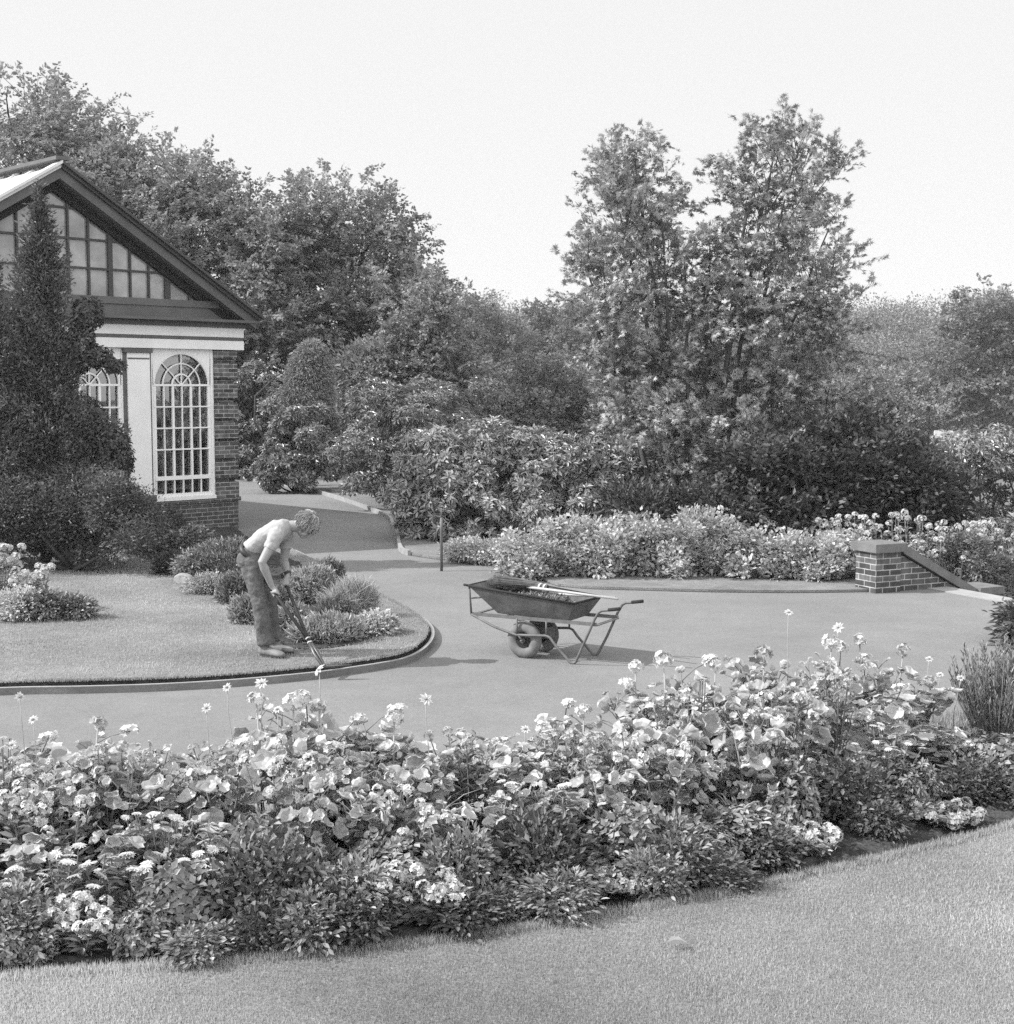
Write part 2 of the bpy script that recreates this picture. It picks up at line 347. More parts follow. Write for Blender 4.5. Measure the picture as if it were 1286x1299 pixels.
def plumes(mb, lumps, n, rg, Lp, nt, k, tw, ll, lw, kind='diamond', upb=.5, droop=.2, depth=.08, inner=.25, flat=.6, side=.9, matidx=0, wood=None):
    """leafy branch ends: n branches of length Lp, each with nt side twigs of length tw carrying k leaves"""
    P, N = surf(lumps, n, rg, depth, inner); n = len(P); a = unit(N * .8 + UP * upb + rg.normal(size=(n, 3)) * .28)
    Lm = np.asarray(lumps, float); j_ = np.argmin(np.linalg.norm((P[:, None] - Lm[None, :, :3]) / Lm[None, :, 3:6], axis=2), axis=1)
    rm_ = Lm[j_, 3:6].min(axis=1); L = np.minimum(Lp * rg.uniform(.55, 1.35, n), 2.6 * rm_ + .25); of_ = np.minimum(.68 * L, 1.3 * rm_); sd_ = unit(np.cross(a, UP + rg.normal(size=(n, 3)) * .3)); s = np.linspace(.0, 1., nt)[None] + rg.normal(size=(n, nt)) * .04
    B = P[:, None] + a[:, None] * (s * L[:, None] - of_[:, None])[..., None] + UP * (-.18 * L[:, None] * (s - .2) ** 2 * droop * 3)[..., None]
    sg = np.where(np.arange(nt) % 2 == 0, 1., -1.)[None, :, None]
    T = unit(a[:, None] * (.45 + .5 * s[..., None]) + sd_[:, None] * sg * side * (1.1 - .6 * s[..., None]) + rg.normal(size=(n, nt, 3)) * .3)
    Bf, Tf = B.reshape(-1, 3), T.reshape(-1, 3); tl = (tw * (1.25 - .5 * np.clip(s, 0, 1))).reshape(-1); m = len(Bf); t = rg.uniform(.05, 1.1, (m, k)); q = np.where(rg.random((m, k)) < .5, 1., -1.)
    s2 = unit(np.cross(Tf, UP + rg.normal(size=(m, 3)) * .4))
    Pk = (Bf[:, None] + Tf[:, None] * (t * tl[:, None])[..., None] - UP * (droop * tl[:, None] * t ** 2 * .6)[..., None] + rg.normal(size=(m, k, 3)) * tw * .07 * flat).reshape(-1, 3)
    A = unit(Tf[:, None] * .6 + s2[:, None] * q[..., None] * .9 + rg.normal(size=(m, k, 3)) * .35 - UP * droop * .7).reshape(-1, 3)
    Z = np.cross(s2, Tf); Z = np.repeat(Z * np.sign(Z[:, 2:3] + 1e-6), k, 0) + rg.normal(size=(m * k, 3)) * .4
    M_ = len(Pk); Lf = ll * rg.uniform(.7, 1.25, M_); put(mb, kind, Pk, A, Z, Lf, Lf * lw, matidx)
    if wood is not None:
        for i in range(n): wood.tube([B[i, 0], B[i, nt // 2], B[i, -1]], [ll * .1, ll * .07, ll * .02], 4, caps=False)
    return P, N
def sub(lumps, n, f, rg, flat=.8, out=.8):
    """break ellipsoids into n smaller clumps near their skin, so the crown has lit heads and dark hollows"""
    P, N = surf(lumps, n, rg, .08, .12); Lm = np.asarray(lumps, float); c, r = Lm[:, :3], Lm[:, 3:6]
    j_ = np.argmin(np.linalg.norm((P[:, None] - c[None]) / r[None], axis=2), axis=1); rr = r[j_].min(axis=1) * f * rg.uniform(.6, 1.3, len(P))
    C = c[j_] + (P - c[j_]) * out; return np.c_[C, rr * rg.uniform(.9, 1.4, len(P)), rr * rg.uniform(.9, 1.4, len(P)), rr * flat]
def branches(mb, base, targets, r0, rg, bend=.12, n=6, rt=.15, seg=6):
    base = np.asarray(base, float)
    for t in targets:
        t = np.asarray(t, float); d = t - base; Ln = np.linalg.norm(d); s = np.linspace(0, 1, seg)[:, None]
        side = rg.normal(size=3) * Ln * bend
        pts = base + d * s + np.sin(s * math.pi) * side + UP * (np.sin(s * math.pi) * Ln * .08)
        mb.tube(pts, r0 * (1 - (1 - rt) * s[:, 0] ** .8), n)
def E(px, py, D, rx, ry, dep=None):
    """an ellipsoid lump seen at pixel (px, py) standing D metres away; radii in photo pixels, dep = depth radius in metres"""
    c = gd(px, py, D); k = D / F
    return [c[0], c[1], c[2], rx * k, (rx * k if dep is None else dep), ry * k]
def plantthing(name, label, cat, base, lumps, m, n, k, crad, ll, lw, kind='diamond', mode='spray', seed=0, group=None, wood=True, r0=.03, barkm='bark', part='foliage', extra=None, nsub=0, fsub=.4, **kw):
    rg = np.random.default_rng(seed + 100); base = np.asarray(base, float)
    o = thing(name, label, cat, base, 0, group); L = np.array(lumps, float); L[:, :3] -= base
    mb = MB(); LS = sub(L, nsub, fsub, rg) if nsub else L; P, N = foliage(mb, LS, n, k, crad, ll, lw, kind, mode, rg, **kw)
    mats = [M[m]]
    if extra: mats += extra(mb, P, N, rg)
    mb.build(part, mats, o)
    if wood:
        wb = MB(); t = [l[:3] for l in L]; t += [q * .9 for q in P[rg.choice(len(P), min(len(P), 14), replace=False)]] if 'conifer' not in name else []
        t = [q for q in t if q[2] > .05]
        branches(wb, (0, 0, 0), t, r0, rg); wb.build('stem' if cat != 'tree' else 'branch', M[barkm], o, True)
    return o

# ------------------------------------------------------------------ terrain
FE = np.array([gz(*p, z=.85)[:2] for p in [(0,1245),(150,1232),(350,1218),(520,1205),(700,1175),(850,1150),(1000,1118),(1100,1095),(1200,1075),(1286,1050)]])
FX = np.concatenate([[-9, -4], FE[:, 0], [3.2, 5., 9.]]); FY = np.concatenate([[3.4, 3.75], FE[:, 1], [6.4, 8.2, 13.]])
_sx = np.linspace(-9, 9, 400); _sy = np.interp(_sx, FX, FY); _sy = np.convolve(np.pad(_sy, 10, mode='edge'), np.ones(21)/21, 'valid')
def yf(x): return np.interp(x, _sx, _sy)
TOP = .85
def height(x, y):
    x = np.asarray(x, float); y = np.asarray(y, float)
    z = TOP * (1 - smooth(1.4, 3.5, y - yf(x)))
    d = (x - 5.3) * .904 + (y - 18.65) * .427
    dr = smooth(.05, 1.4, d) * 1.0 * smooth(5.0, 5.6, x) + smooth(2, 30, d) * 2.0 * smooth(5.2, 9, x)
    z = z - dr * smooth(12., 14., y)
    z = z - 3.2 * smooth(30, 75, y) * smooth(-14, 4, x) + 9.5 * smooth(85, 210, y) * smooth(-30, 10, x)
    return z
def sheet(name, xs, ys, zf, m, smooth_=True):
    X, Y = np.meshgrid(xs, ys); Z = zf(X, Y); nx, ny = len(xs), len(ys)
    V = np.stack([X, Y, Z], -1).reshape(-1, 3); i = np.arange(ny - 1)[:, None] * nx + np.arange(nx - 1)[None]
    f = np.stack([i, i + 1, i + 1 + nx, i + nx], -1).reshape(-1, 4)
    mb = MB(); mb.V.append(V); mb.n = len(V); mb.L.append(f.ravel()); mb.S.append(np.full(len(f), 4)); mb.M.append(np.zeros(len(f), int))
    return mb.build(name, m, None, smooth_)
xs = np.concatenate([np.linspace(-900, -14, 40)[:-1], np.linspace(-14, 14, 141), np.linspace(14, 900, 40)[1:]])
ys = np.concatenate([np.linspace(-25, -2, 6)[:-1], np.linspace(-2, 32, 171), np.linspace(32, 1400, 70)[1:]])
def ground_z(X, Y): return height(X, Y) - .012
tag(sheet('ground', xs, ys, ground_z, M['ground']), kind='structure')

# the path, one sheet; its edges follow the photograph
NOSE = [gz(1145, 742)[:2], gz(1286, 768)[:2]]
nd = (NOSE[1] - NOSE[0]); nd = nd / np.linalg.norm(nd)
kerbL = [np.array(p) for p in [(-12., 10.7), (-8., 11.15), (-6., 11.45)]] + [gz(*p)[:2] for p in [(0,883),(100,881),(200,878),(300,872),(400,862.5),(450,855.5),(485,850),(512,844.5),(532,836),(546,824),(551,812),(547,800),(530,786),(500,769),(470,752),(440,735)]] + [np.array((-3.4, 22.3)), np.array((-4.3, 24.6))]
kerbR = [gz(*p)[:2] for p in [(700,742),(655,723),(610,716),(560,711),(525,706),(512,701),(508,692),(507,685),(500,668),(490,656),(440,637),(380,620),(305,608)]] + [np.array((-11., 47.)), np.array((-19., 54.))]
kerbF = [np.array((4.66, 17.95))] + [gz(*p)[:2] for p in [(1090,752),(1000,753),(900,752),(820,750),(750,748),(715,745)]]
def spline(pts, n=12):
    P = np.array(pts, float); out = []
    for i in range(len(P) - 1):
        p0, p1, p2, p3 = P[max(i-1, 0)], P[i], P[i+1], P[min(i+2, len(P)-1)]
        for t in np.linspace(0, 1, n, endpoint=False):
            out.append(.5 * ((2*p1) + (-p0+p2)*t + (2*p0-5*p1+4*p2-p3)*t*t + (-p0+3*p1-3*p2+p3)*t**3))
    out.append(P[-1]); return np.array(out)
KL = spline(kerbL, 6); KR = spline(kerbF + kerbR, 6)
front = [(x, yf(x) + 3.0) for x in np.linspace(-11, 6.8, 40)]
rightside = [np.array((7.2, 14.6)), NOSE[1] + nd * 1.2, NOSE[0], np.array((5.0, 18.3))]
poly = [p for p in front] + rightside + list(KR) + [np.array((-21, 50.)), np.array((-13., 40.)), np.array((-12, 12.))]
V2 = [Vector((float(p[0]), float(p[1]), 0)) for p in poly]
def path_z(x, y): return np.maximum(height(x, y), 0) + .006
mb = MB(); tri = tessellate_polygon([V2]); VV = np.array([(p[0], p[1], .006) for p in poly])
fs = []
for t in tri:
    a, b, c = VV[t[0]], VV[t[1]], VV[t[2]]
    fs.append(t if (b[0]-a[0])*(c[1]-a[1]) - (b[1]-a[1])*(c[0]-a[0]) > 0 else t[::-1])
mb.add(VV, fs); tag(mb.build('path', M['asphalt']), kind='structure')

def strip_wall(mb, C, off0, off1, z0, z1, mi=0):
    """a low wall following curve C between two sideways offsets"""
    T = unit(np.gradient(C, axis=0)); Nn = np.stack([-T[:, 1], T[:, 0]], 1); a = C + Nn * off0; b = C + Nn * off1; n = len(C)
    V = np.concatenate([np.c_[a, np.full(n, z0)], np.c_[a, np.full(n, z1)], np.c_[b, np.full(n, z1)], np.c_[b, np.full(n, z0)]]); fs = []
    for i in range(n - 1):
        for q in range(3): fs.append((q*n+i, q*n+i+1, (q+1)*n+i+1, (q+1)*n+i)[::-1])
    fs += [(0, n, 2*n, 3*n), (n-1, 4*n-1, 3*n-1, 2*n-1)]
    mb.add(V, fs, mi)
LZ = .105
def offset(C, d):
    T = unit(np.gradient(C, axis=0)); return C + np.stack([-T[:, 1], T[:, 0]], 1) * d
mb = MB(); strip_wall(mb, KL, 0, .03, -.05, .065); strip_wall(mb, KL, -.001, .031, .0655, .072, 1); tag(mb.build('lawn_edging', [M['kerb'], M['concrete']]), 'dark low edging board curving round the left lawn', 'edging')
inner = offset(KL, .085)
tur = list(inner) + [np.array((-5.2, 26.0)), np.array((-11.5, 20.)), np.array((-12., 12.))]
mb = MB(); mb.prism(tur, -.05, LZ, 0, 1); tag(mb.build('lawn', [M['lawn'], M['turfside']]), kind='structure')
mb = MB(); ch = list(offset(KL, .03)) + list(offset(KL, .12))[::-1]; mb.prism(ch, -.03, .02); tag(mb.build('gutter', M['soil']), kind='structure')
# right-hand verge with its pale kerb
mb = MB(); KRl = np.array([p for p in KR]); strip_wall(mb, KRl, -.015, 0.0, -.05, .016); tag(mb.build('verge', [M['kerb']]), kind='structure')
ver = list(KR[:-6]) + [np.array((-6, 48.)), np.array((2., 44.)), np.array((4.9, 24.)), np.array((4.7, 18.3))]
mb = MB(); mb.prism(ver[::-1], -.05, .045, 0, 0); tag(mb.build('verge_lawn', [M['lawn']]), kind='structure')
ks = KRl[np.where((KRl[:, 1] > 21.9) & (KRl[:, 0] < -1.2))[0]]
mb = MB(); strip_wall(mb, ks, .003, .06, -.05, .09); tag(mb.build('kerb', M['concrete']), kind='structure')
# bare soil of the beds
def soilbed(name, poly, z, seed):
    rg = np.random.default_rng(seed); A = np.array(poly); n = 0
    mb = MB(); mb.prism(poly, z - .06, z)
    T = tessellate_polygon([[Vector((p[0], p[1], 0)) for p in poly]]); ar = [abs((A[t[1]][0]-A[t[0]][0])*(A[t[2]][1]-A[t[0]][1])-(A[t[1]][1]-A[t[0]][1])*(A[t[2]][0]-A[t[0]][0]))/2 for t in T]
    ar = np.array(ar); N = int(ar.sum() * 110); k = rg.choice(len(T), N, p=ar / ar.sum())
    for q in k:
        a, b = rg.random(2); a, b = (a, b) if a + b < 1 else (1 - a, 1 - b); t = T[q]
        p = A[t[0]] * (1 - a - b) + A[t[1]] * a + A[t[2]] * b; r = rg.uniform(.012, .035)
        mb.ball((p[0], p[1], z), (r, r * rg.uniform(.7, 1.2), r * .7), n=6, m=4)
    return tag(mb.build(name, M['soil']), kind='structure')

# front lawn, front bed
def strip_sheet(name, x0, x1, nx, d0, d1, nyy, zf, m):
    X = np.linspace(x0, x1, nx); S = np.linspace(0, 1, nyy)[:, None]
    Y = (d0(X)[None] * (1 - S) + d1(X)[None] * S); XX = np.repeat(X[None], nyy, 0); Z = zf(XX, Y)
    V = np.stack([XX, Y, Z], -1).reshape(-1, 3); i = np.arange(nyy - 1)[:, None] * nx + np.arange(nx - 1)[None]
    f = np.stack([i, i+1, i+1+nx, i+nx], -1).reshape(-1, 4); mb = MB()
    mb.V.append(V); mb.n = len(V); mb.L.append(f.ravel()); mb.S.append(np.full(len(f), 4)); mb.M.append(np.zeros(len(f), int))
    return mb.build(name, m, None, True)
tag(strip_sheet('front_lawn', -8, 8, 120, lambda x: np.full_like(x, -4.), lambda x: yf(x), 30, lambda x, y: np.full_like(x, TOP + .006), M['lawn']), kind='structure')
rs = np.random.default_rng(3)
tag(strip_sheet('flower_bed', -2.5, 3.3, 200, lambda x: yf(x) - .0, lambda x: yf(x) + 1.42, 60, lambda x, y: TOP - .006 + .022 * rs.random(x.shape) * (y > yf(x) + .03), M['soil']), kind='structure')
def grass(name, pts, z, hmin, hmax, w, seed, m='blade'):
    rg = np.random.default_rng(seed); n = len(pts); P = np.c_[pts, np.full(n, z)] if np.isscalar(z) else np.c_[pts, z]
    a = rg.random(n) * 6.283; A = np.c_[np.cos(a) * .45, np.sin(a) * .45, np.ones(n)] + rg.normal(size=(n, 3)) * .15
    Z = np.c_[np.cos(a + rg.normal(size=n) * .5), np.sin(a), np.zeros(n)]
    mb = MB(); put(mb, 'blade', P, A, -Z, rg.uniform(hmin, hmax, n), np.full(n, w) * rg.uniform(.7, 1.3, n))
    return tag(mb.build(name, M[m]), kind='stuff')
rg = np.random.default_rng(11)
n = 480000; y = 3.0 + (rg.random(n) ** 1.25) * 3.0; x = (rg.random(n) - .5) * 2 * (y * .46 + .6); k = y < yf(x) - .005 + rg.normal(size=n) * .012
grass('grass', np.c_[x[k], y[k]], TOP + .004, .008, .017, .0021, 5)
n = 26000; x = rg.uniform(-2.6, 3.2, n); y = yf(x) + rg.normal(size=n) * .018
grass('grass', np.c_[x, y], TOP + .002, .012, .032, .0028, 6)
n = 70000; x = rg.uniform(-4.5, 4.5, n); y = yf(x) + rg.uniform(1.35, 3.4, n) - 1.35 * ((x < -2.5) | (x > 3.3))
grass('grass', np.c_[x, y], height(x, y) - .012, .04, .1, .006, 8)
def inside(P, poly):
    A = np.array(poly); x, y = P[:, 0], P[:, 1]; c = np.zeros(len(P), bool); j = len(A) - 1
    for i in range(len(A)):
        q = ((A[i,1] > y) != (A[j,1] > y)) & (x < (A[j,0]-A[i,0]) * (y - A[i,1]) / (A[j,1]-A[i,1] + 1e-12) + A[i,0]); c ^= q; j = i
    return c
lp = lambda px, py: gz(px, py, LZ)[:2]
bedline = [lp(*p) for p in [(0,697),(80,698),(150,702),(185,709),(215,722),(258,748),(300,775),(325,796),(345,815),(368,822),(395,824),(440,819),(475,808),(500,796)]]
rim = [p for p in offset(KL, .42) if p[1] > 15.3 and p[1] < 24.0]
BED = [np.array((-12., 20.3))] + list(spline(bedline, 3)) + rim + [np.array((-5.0, 25.6)), np.array((-8.7, 22.1)), np.array((-12., 20.9))]
soilbed('border_soil', BED, LZ + .012, 4)
n = 150000; P = np.c_[rg.uniform(-9, -.7, n), rg.uniform(11.4, 22, n)]; P = P[inside(P, tur) & ~inside(P, BED)]
grass('grass', P, LZ - .003, .012, .03, .007, 9)
E_ = inner[::1]; n = 16000; q = rg.integers(0, len(E_) - 1, n); t = rg.random((n, 1)); P = E_[q] * (1 - t) + E_[q + 1] * t + rg.normal(size=(n, 2)) * .012
grass('grass', P[(P[:, 1] < 20)], LZ - .006, .015, .035, .006, 10)

# ------------------------------------------------------------------ glasshouse
HC = gz(303, 672); HW = 7.14; HA = -HW / 2; HD = 13.0
H = thing('glasshouse', 'brick and white painted glasshouse with dark gable and arched small-paned windows', 'glasshouse', HC, R(45))
def hb(name, boxes, m, parent=None, rot=None):
    mb = MB()
    for b in boxes: mb.box(*b)
    return mb.build(name, M[m], parent or H)
PW = [-2.27, -5.31]                                  # left edges of the two white pilasters
hb('plinth_wall', [(-HW, 0, 0, .3, -.1, .545), (-.3, 0, .3, HD, -.1, .545), (-HW, -HW + .3, .3, HD, -.1, .545)], 'brick_dark')
mb = MB(); mb.box(-HW - .03, .03, -.035, .28, .545, .62)
hb('brick_ledge', [(-HW - .035, .035, -.04, .27, .55, .625)], 'brick_dark')
q = []
for x0, x1 in ((-.5, 0.0), (-HW, -HW + .5)):
    q.append((x0 + .03, x1 - .03, .06, .34, .625, 3.335))
    z = .625
    while z < 3.3:
        q.append((x0, x1, -.03, .36, z, min(z + .285, 3.333))); z += .365
hb('corner_pillar', q[:len(q)//2], 'brick'); hb('corner_pillar', q[len(q)//2:], 'brick')
hb('side_wall', [(-.3, -.03, .36, HD, .545, 3.3), (-HW + .03, -HW + .3, .36, HD, .545, 3.3), (-HW + .03, -.03, HD, HD + .3, -.1, 3.3)], 'brick')
for x in PW:
    p = hb('pilaster', [(x, x + .44, -.045, .2, .75, 3.25)], 'white')
    hb('pilaster_trim', [(x - .075, x - .003, -.02, .2, .62, 3.25), (x + .443, x + .478, -.02, .2, .62, 3.25), (x - .085, x + .49, -.075, .2, 3.253, 3.335), (x + .01, x + .43, -.052, -.03, 3.14, 3.165), (x - .09, x + .5, -.085, .2, .627, .747)], 'darkpaint', p)
def arched_window(xc):
    hw, zs, r, zb, zt = .60, 2.69, .575, .69, 3.335
    w = thing('arched_window', None, None); del_ = w; w.parent = H
    # the panel round the opening
    n = 24; a = np.linspace(math.pi, 0, n + 1); A = np.c_[xc + r * np.cos(a), zs + r * np.sin(a)]; V = []; fs = []
    mb = MB()
    ring = [(p[0], p[1]) for p in A]; outer = []
    for p in A: outer.append((xc - hw + (p[0] - xc + r) / (2 * r) * 2 * hw, zt))
    for i in range(n):
        for y0 in (0.0, .05):
            V4 = [(ring[i][0], y0, ring[i][1]), (ring[i+1][0], y0, ring[i+1][1]), (outer[i+1][0], y0, outer[i+1][1]), (outer[i][0], y0, outer[i][1])]
            mb.add(V4, [(0, 1, 2, 3) if y0 == 0 else (3, 2, 1, 0)])
        mb.add([(ring[i][0], 0, ring[i][1]), (ring[i+1][0], 0, ring[i+1][1]), (ring[i+1][0], .05, ring[i+1][1]), (ring[i][0], .05, ring[i][1])], [(0, 3, 2, 1)])
    for s in (-1, 1):
        a0, a1 = sorted((xc + s * r, xc + s * hw)); mb.box(a0, a1, 0, .05, zb, zs); 
        o0, o1 = sorted((xc + s * hw, xc + s * (hw + .035))); mb.box(o0, o1, -.01, .06, zb, zt)
    f = mb.build('frame', M['white'], w)
    mb = MB(); mb.box(xc - hw - .05, xc + hw + .05, -.06, .06, zb - .065, zb - .002); mb.build('sill', M['white'], w)
    # outer moulding + glazing bars, one lattice
    mb = MB(); yb = -.004
    for rr, wd in ((r - .012, .018), (r * .665, .014), (r * .335, .018)):
        a = np.linspace(math.pi, 0, 22); mb.tube(np.c_[xc + rr * np.cos(a), np.full(22, .015), zs + rr * np.sin(a)], wd, 5)
    for deg, r0 in ((90, 0.), (45, .0), (135, .0)):
        t = R(deg); mb.tube([(xc + r0 * math.cos(t), .015, zs + r0 * math.sin(t)), (xc + r * math.cos(t), .015, zs + r * math.sin(t))], .013, 5)
    for i, x in enumerate(np.linspace(-1, 1, 7)):
        wd = .022 if i in (2, 4) else (.024 if i in (0, 6) else .011)
        x_ = xc + x * (r - .02); mb.box(x_ - wd, x_ + wd, -.006, .035, 1.02, zs); mb.box(x_ - .011, x_ + .011, -.004, .035, zb, 1.0)
    for z, wd in ((zs, .018), (2.304, .012), (1.923, .012), (1.541, .012), (1.03, .035), (zb + .03, .03)):
        mb.box(xc - r, xc + r, -.012, .04, z - wd, z + wd)
    mb.build('glazing_bar', M['white'], w)
    a = np.linspace(math.pi, 0, 25); pl = [(xc - r, zb)] + [(xc + r * math.cos(t), zs + r * math.sin(t)) for t in a] + [(xc + r, zb)]
    mb = MB(); V = [(p[0], .045, p[1]) for p in pl]; mb.add(V, [tuple(range(len(V)))]); mb.build('pane', M['glass'], w)
for xc in (-1.165, -2.97, -4.17, -5.975): arched_window(xc)
for bx in [(-.53, -.5, .0, .05, .625, 3.335), (-5.31 + .48, -4.17 - .637, 0, .05, .625, 3.335), (-3.533, -2.97 - .637, .0, .05, .625, 3.335)]: hb('panel', [bx], 'white')
hb('fascia', [(-HW - .1, .115, -.09, .3, 3.337, 3.50), (-HW - .1, .115, -.09, .3, 3.565, 3.735)], 'white')
hb('fascia_stripe', [(-HW - .095, .11, -.082, .29, 3.501, 3.564)], 'darkpaint')
hb('cornice', [(-HW - .12, .14, -.14, .3, 3.736, 3.825), (-HW - .3, .3, -.33, .3, 3.826, 3.872)], 'darkpaint')
hb('gable_board', [(-HW + .05, -.05, -.05, .1, 3.873, 4.08), (-HW + .3, -.3, -.075, .1, 4.081, 4.2)], 'darkpaint')
AZ = 6.05; SL = (AZ - 3.87) / (HW / 2)          # apex height of the gable wall, slope
def zr(x): return AZ - abs(x - HA) * SL
# gable glazing: panes and bars
mb = MB(); V = [(-HW + .35, .03, 4.19), (-.35, .03, 4.19), (HA, .03, AZ)]; mb.add(V, [(0, 1, 2)]); mb.build('gable_pane', M['gableglass'], H)
mb = MB()
for x, wd in ((-.98, .02), (-1.42, .07), (-1.79, .022), (-2.15, .022), (-2.53, .055), (-2.93, .024), (-3.3, .024), (-3.72, .024), (-4.2, .024), (-4.61, .055), (-4.99, .022), (-5.35, .022), (-5.72, .07), (-6.16, .02)):
    mb.box(x - wd * .75, x + wd * .75, -.02, .06, 4.2, zr(x))
for z in (4.66, 5.14, 5.64):
    xw = (AZ - z) / SL; mb.box(HA - xw, HA + xw, -.012, .055, z - .018, z + .018)
mb.build('gable_bar', M['darkpaint_b'], H)
mb = MB(); mb.box(-2.88, -2.58, -.045, -.015, 4.69, 5.1); 
# rakes: soffit, inner board, outer moulding; roof slopes run back
def slope(mb, x_out, z_off, thick, y0, y1, sgn, run):
    xe, ze = HA + sgn * run, AZ - run * SL
    d = np.array([sgn * run, -run * SL]); nrm = np.array([SL * sgn, 1.]); nrm /= np.linalg.norm(nrm)
    a0 = np.array([HA, AZ]) + np.array([0, z_off]); a1 = np.array([xe, ze]) + np.array([0, z_off]); t = np.array([0, thick])
    V = [(a0[0], y0, a0[1]), (a1[0], y0, a1[1]), (a1[0], y0, a1[1] + thick), (a0[0], y0, a0[1] + thick), (a0[0], y1, a0[1]), (a1[0], y1, a1[1]), (a1[0], y1, a1[1] + thick), (a0[0], y1, a0[1] + thick)]
    fs = [(0,1,2,3),(4,7,6,5),(0,4,5,1),(3,2,6,7),(0,3,7,4),(1,5,6,2)]
    mb.add(V, fs if sgn > 0 else [f[::-1] for f in fs])
RUN = HW / 2 + .30
for s in (1, -1):
    mb = MB(); slope(mb, 0, .01, .17, -.30, -.24, s, RUN - .05); slope(mb, 0, .0, .03, -.24, .02, s, RUN - .05); mb.build('rake_board', M['darkpaint'], H); mb = MB(); slope(mb, 0, -.17, .16, -.06, .02, s, HW / 2 - .05); mb.build('rake_frame', M['shadepaint'], H)  # the inner frame carries the soffit shadow in its colour
    mb = MB(); slope(mb, 0, .181, .06, -.36, -.2, s, RUN); slope(mb, 0, .242, .05, -.42, -.2, s, RUN + .05); mb.build('rake_moulding', M['darkpaint_b' if s > 0 else 'roofglass'], H)  # sunlight put into the colour: left moulding pale, right one dark
    mb = MB(); slope(mb, 0, .19, .03, -.19, HD + .3, s, RUN); rf = mb.build('roof', M['roofglass'], H)
    mb = MB()
    for y0 in np.arange(.6, HD, .62): slope(mb, 0, .221, .03, y0, y0 + .035, s, RUN)
    mb.build('roof_bar', M['white'], rf)
hb('ridge', [(HA - .12, HA + .12, -.42, HD + .3, AZ + .295, AZ + .35)], 'darkpaint')
hb('interior_floor', [(-HW + .31, -.31, .31, HD - .01, -.05, .05)], 'interior')
hb('staging', [(-HW + .35, -.35, .7, 1.6, .75, .8), (-HW + .35, -.35, 4.7, 5.2, .75, .8)], 'wood_l')
hb('inner_partition', [(x, x + .06, 5.3, 5.36, .05, 3.3) for x in np.arange(-6.8, -.4, .55)] + [(-HW + .31, -.31, 5.29, 5.37, z, z + .05) for z in (1., 1.8, 2.6, 3.25)], 'white')
rg = np.random.default_rng(21); mb = MB()
for x in np.arange(-6.6, -.5, .42):
    foliage(mb, [[x, 1.15, 1.05, .25, .3, .35 + .25 * rg.random()]], 60, 4, .1, .13, .4, 'lance', 'spray', rg)
mb.build('potted_foliage', M['hedge'], H)

# ------------------------------------------------------------------ brick pier, stair wall, step edge
pc = gz(1127, 754)[:2]; pa = math.atan2(*(nd[::-1]))                 # the step edge runs along nd
ex = np.array([-nd[1], nd[0]]); ex = ex if ex[0] > 0 else -ex        # the way the stair goes down
pang = math.atan2(ex[1], ex[0])
PR = thing('stair_wall', 'brick pier with stone cap and sloping coping beside the descending steps', 'wall', (pc[0] - .16, pc[1] + .03, 0), pang)
mb = MB(); mb.box(0, .40, 0, .40, -.1, .53); mb.build('pier', M['brick'], PR)
mb = MB(); mb.box(-.045, .445, -.045, .445, .532, .64); mb.build('cap', M['coping'], PR)
mb = MB(); V = [(.402, .05, -1.3), (1.75, .05, -1.3), (1.75, .05, -.19), (.402, .05, .5)]; V += [(a, .35, c) for a, b, c in V]
mb.add(V, [(0,1,2,3),(4,7,6,5),(0,4,5,1),(3,2,6,7),(0,3,7,4),(1,5,6,2)]); mb.build('sloping_wall', M['brick'], PR)
mb = MB(); V = [(.447, 0, .505), (1.75, 0, -.18), (1.75, 0, -.06), (.447, 0, .625)]; V += [(a, .40, c) for a, b, c in V]
mb.add(V, [(0,1,2,3),(4,7,6,5),(0,4,5,1),(3,2,6,7),(0,3,7,4),(1,5,6,2)]); mb.build('coping', M['coping'], PR)
mb = MB(); mb.box(1.76, 2.1, -.02, .42, -1.3, -.12); mb.box(1.72, 2.14, -.05, .45, -.119, -.02); mb.build('end_pier', M['coping'], PR)
ST = []
mb = MB(); T0 = NOSE[0] + nd * -.05; L_ = 4.2
for i in range(6):
    a = T0 + ex * (.30 * i); b = a + nd * L_; c = b + ex * .34; d = a + ex * .34; z = .02 - .165 * i
    mb.add([(p[0], p[1], z - .5) for p in (a, b, c, d)] + [(p[0], p[1], z) for p in (a, b, c, d)], [(0,3,2,1)[::1],(4,5,6,7),(0,1,5,4),(1,2,6,5),(2,3,7,6),(3,0,4,7)])
tag(mb.build('steps', M['concrete']), kind='structure')
mb = MB(); a = T0 + ex * 1.8 - nd * 1.5; b = a + nd * 7; c = b + ex * 9; d = a + ex * 9
mb.add([(p[0], p[1], -.93 - .0) for p in (a, b, c, d)], [(0, 1, 2, 3)]); tag(mb.build('lower_path', M['asphalt']), kind='structure')

# ------------------------------------------------------------------ iron stake
p = gz(560, 725); o = thing('iron_stake', 'thin dark iron stake standing in the path edge by the rhododendron', 'post', p)
mb = MB(); mb.tube([(0,0,-.1),(0,0,.6),(.003,0,.78)], [.021,.021,.021], 8); mb.build('post', M['frame'], o, True)
mb = MB(); mb.tube([(.003,0,.78),(.0,0,.9)], [.011,.009], 8); mb.build('rod', M['frame'], o, True)

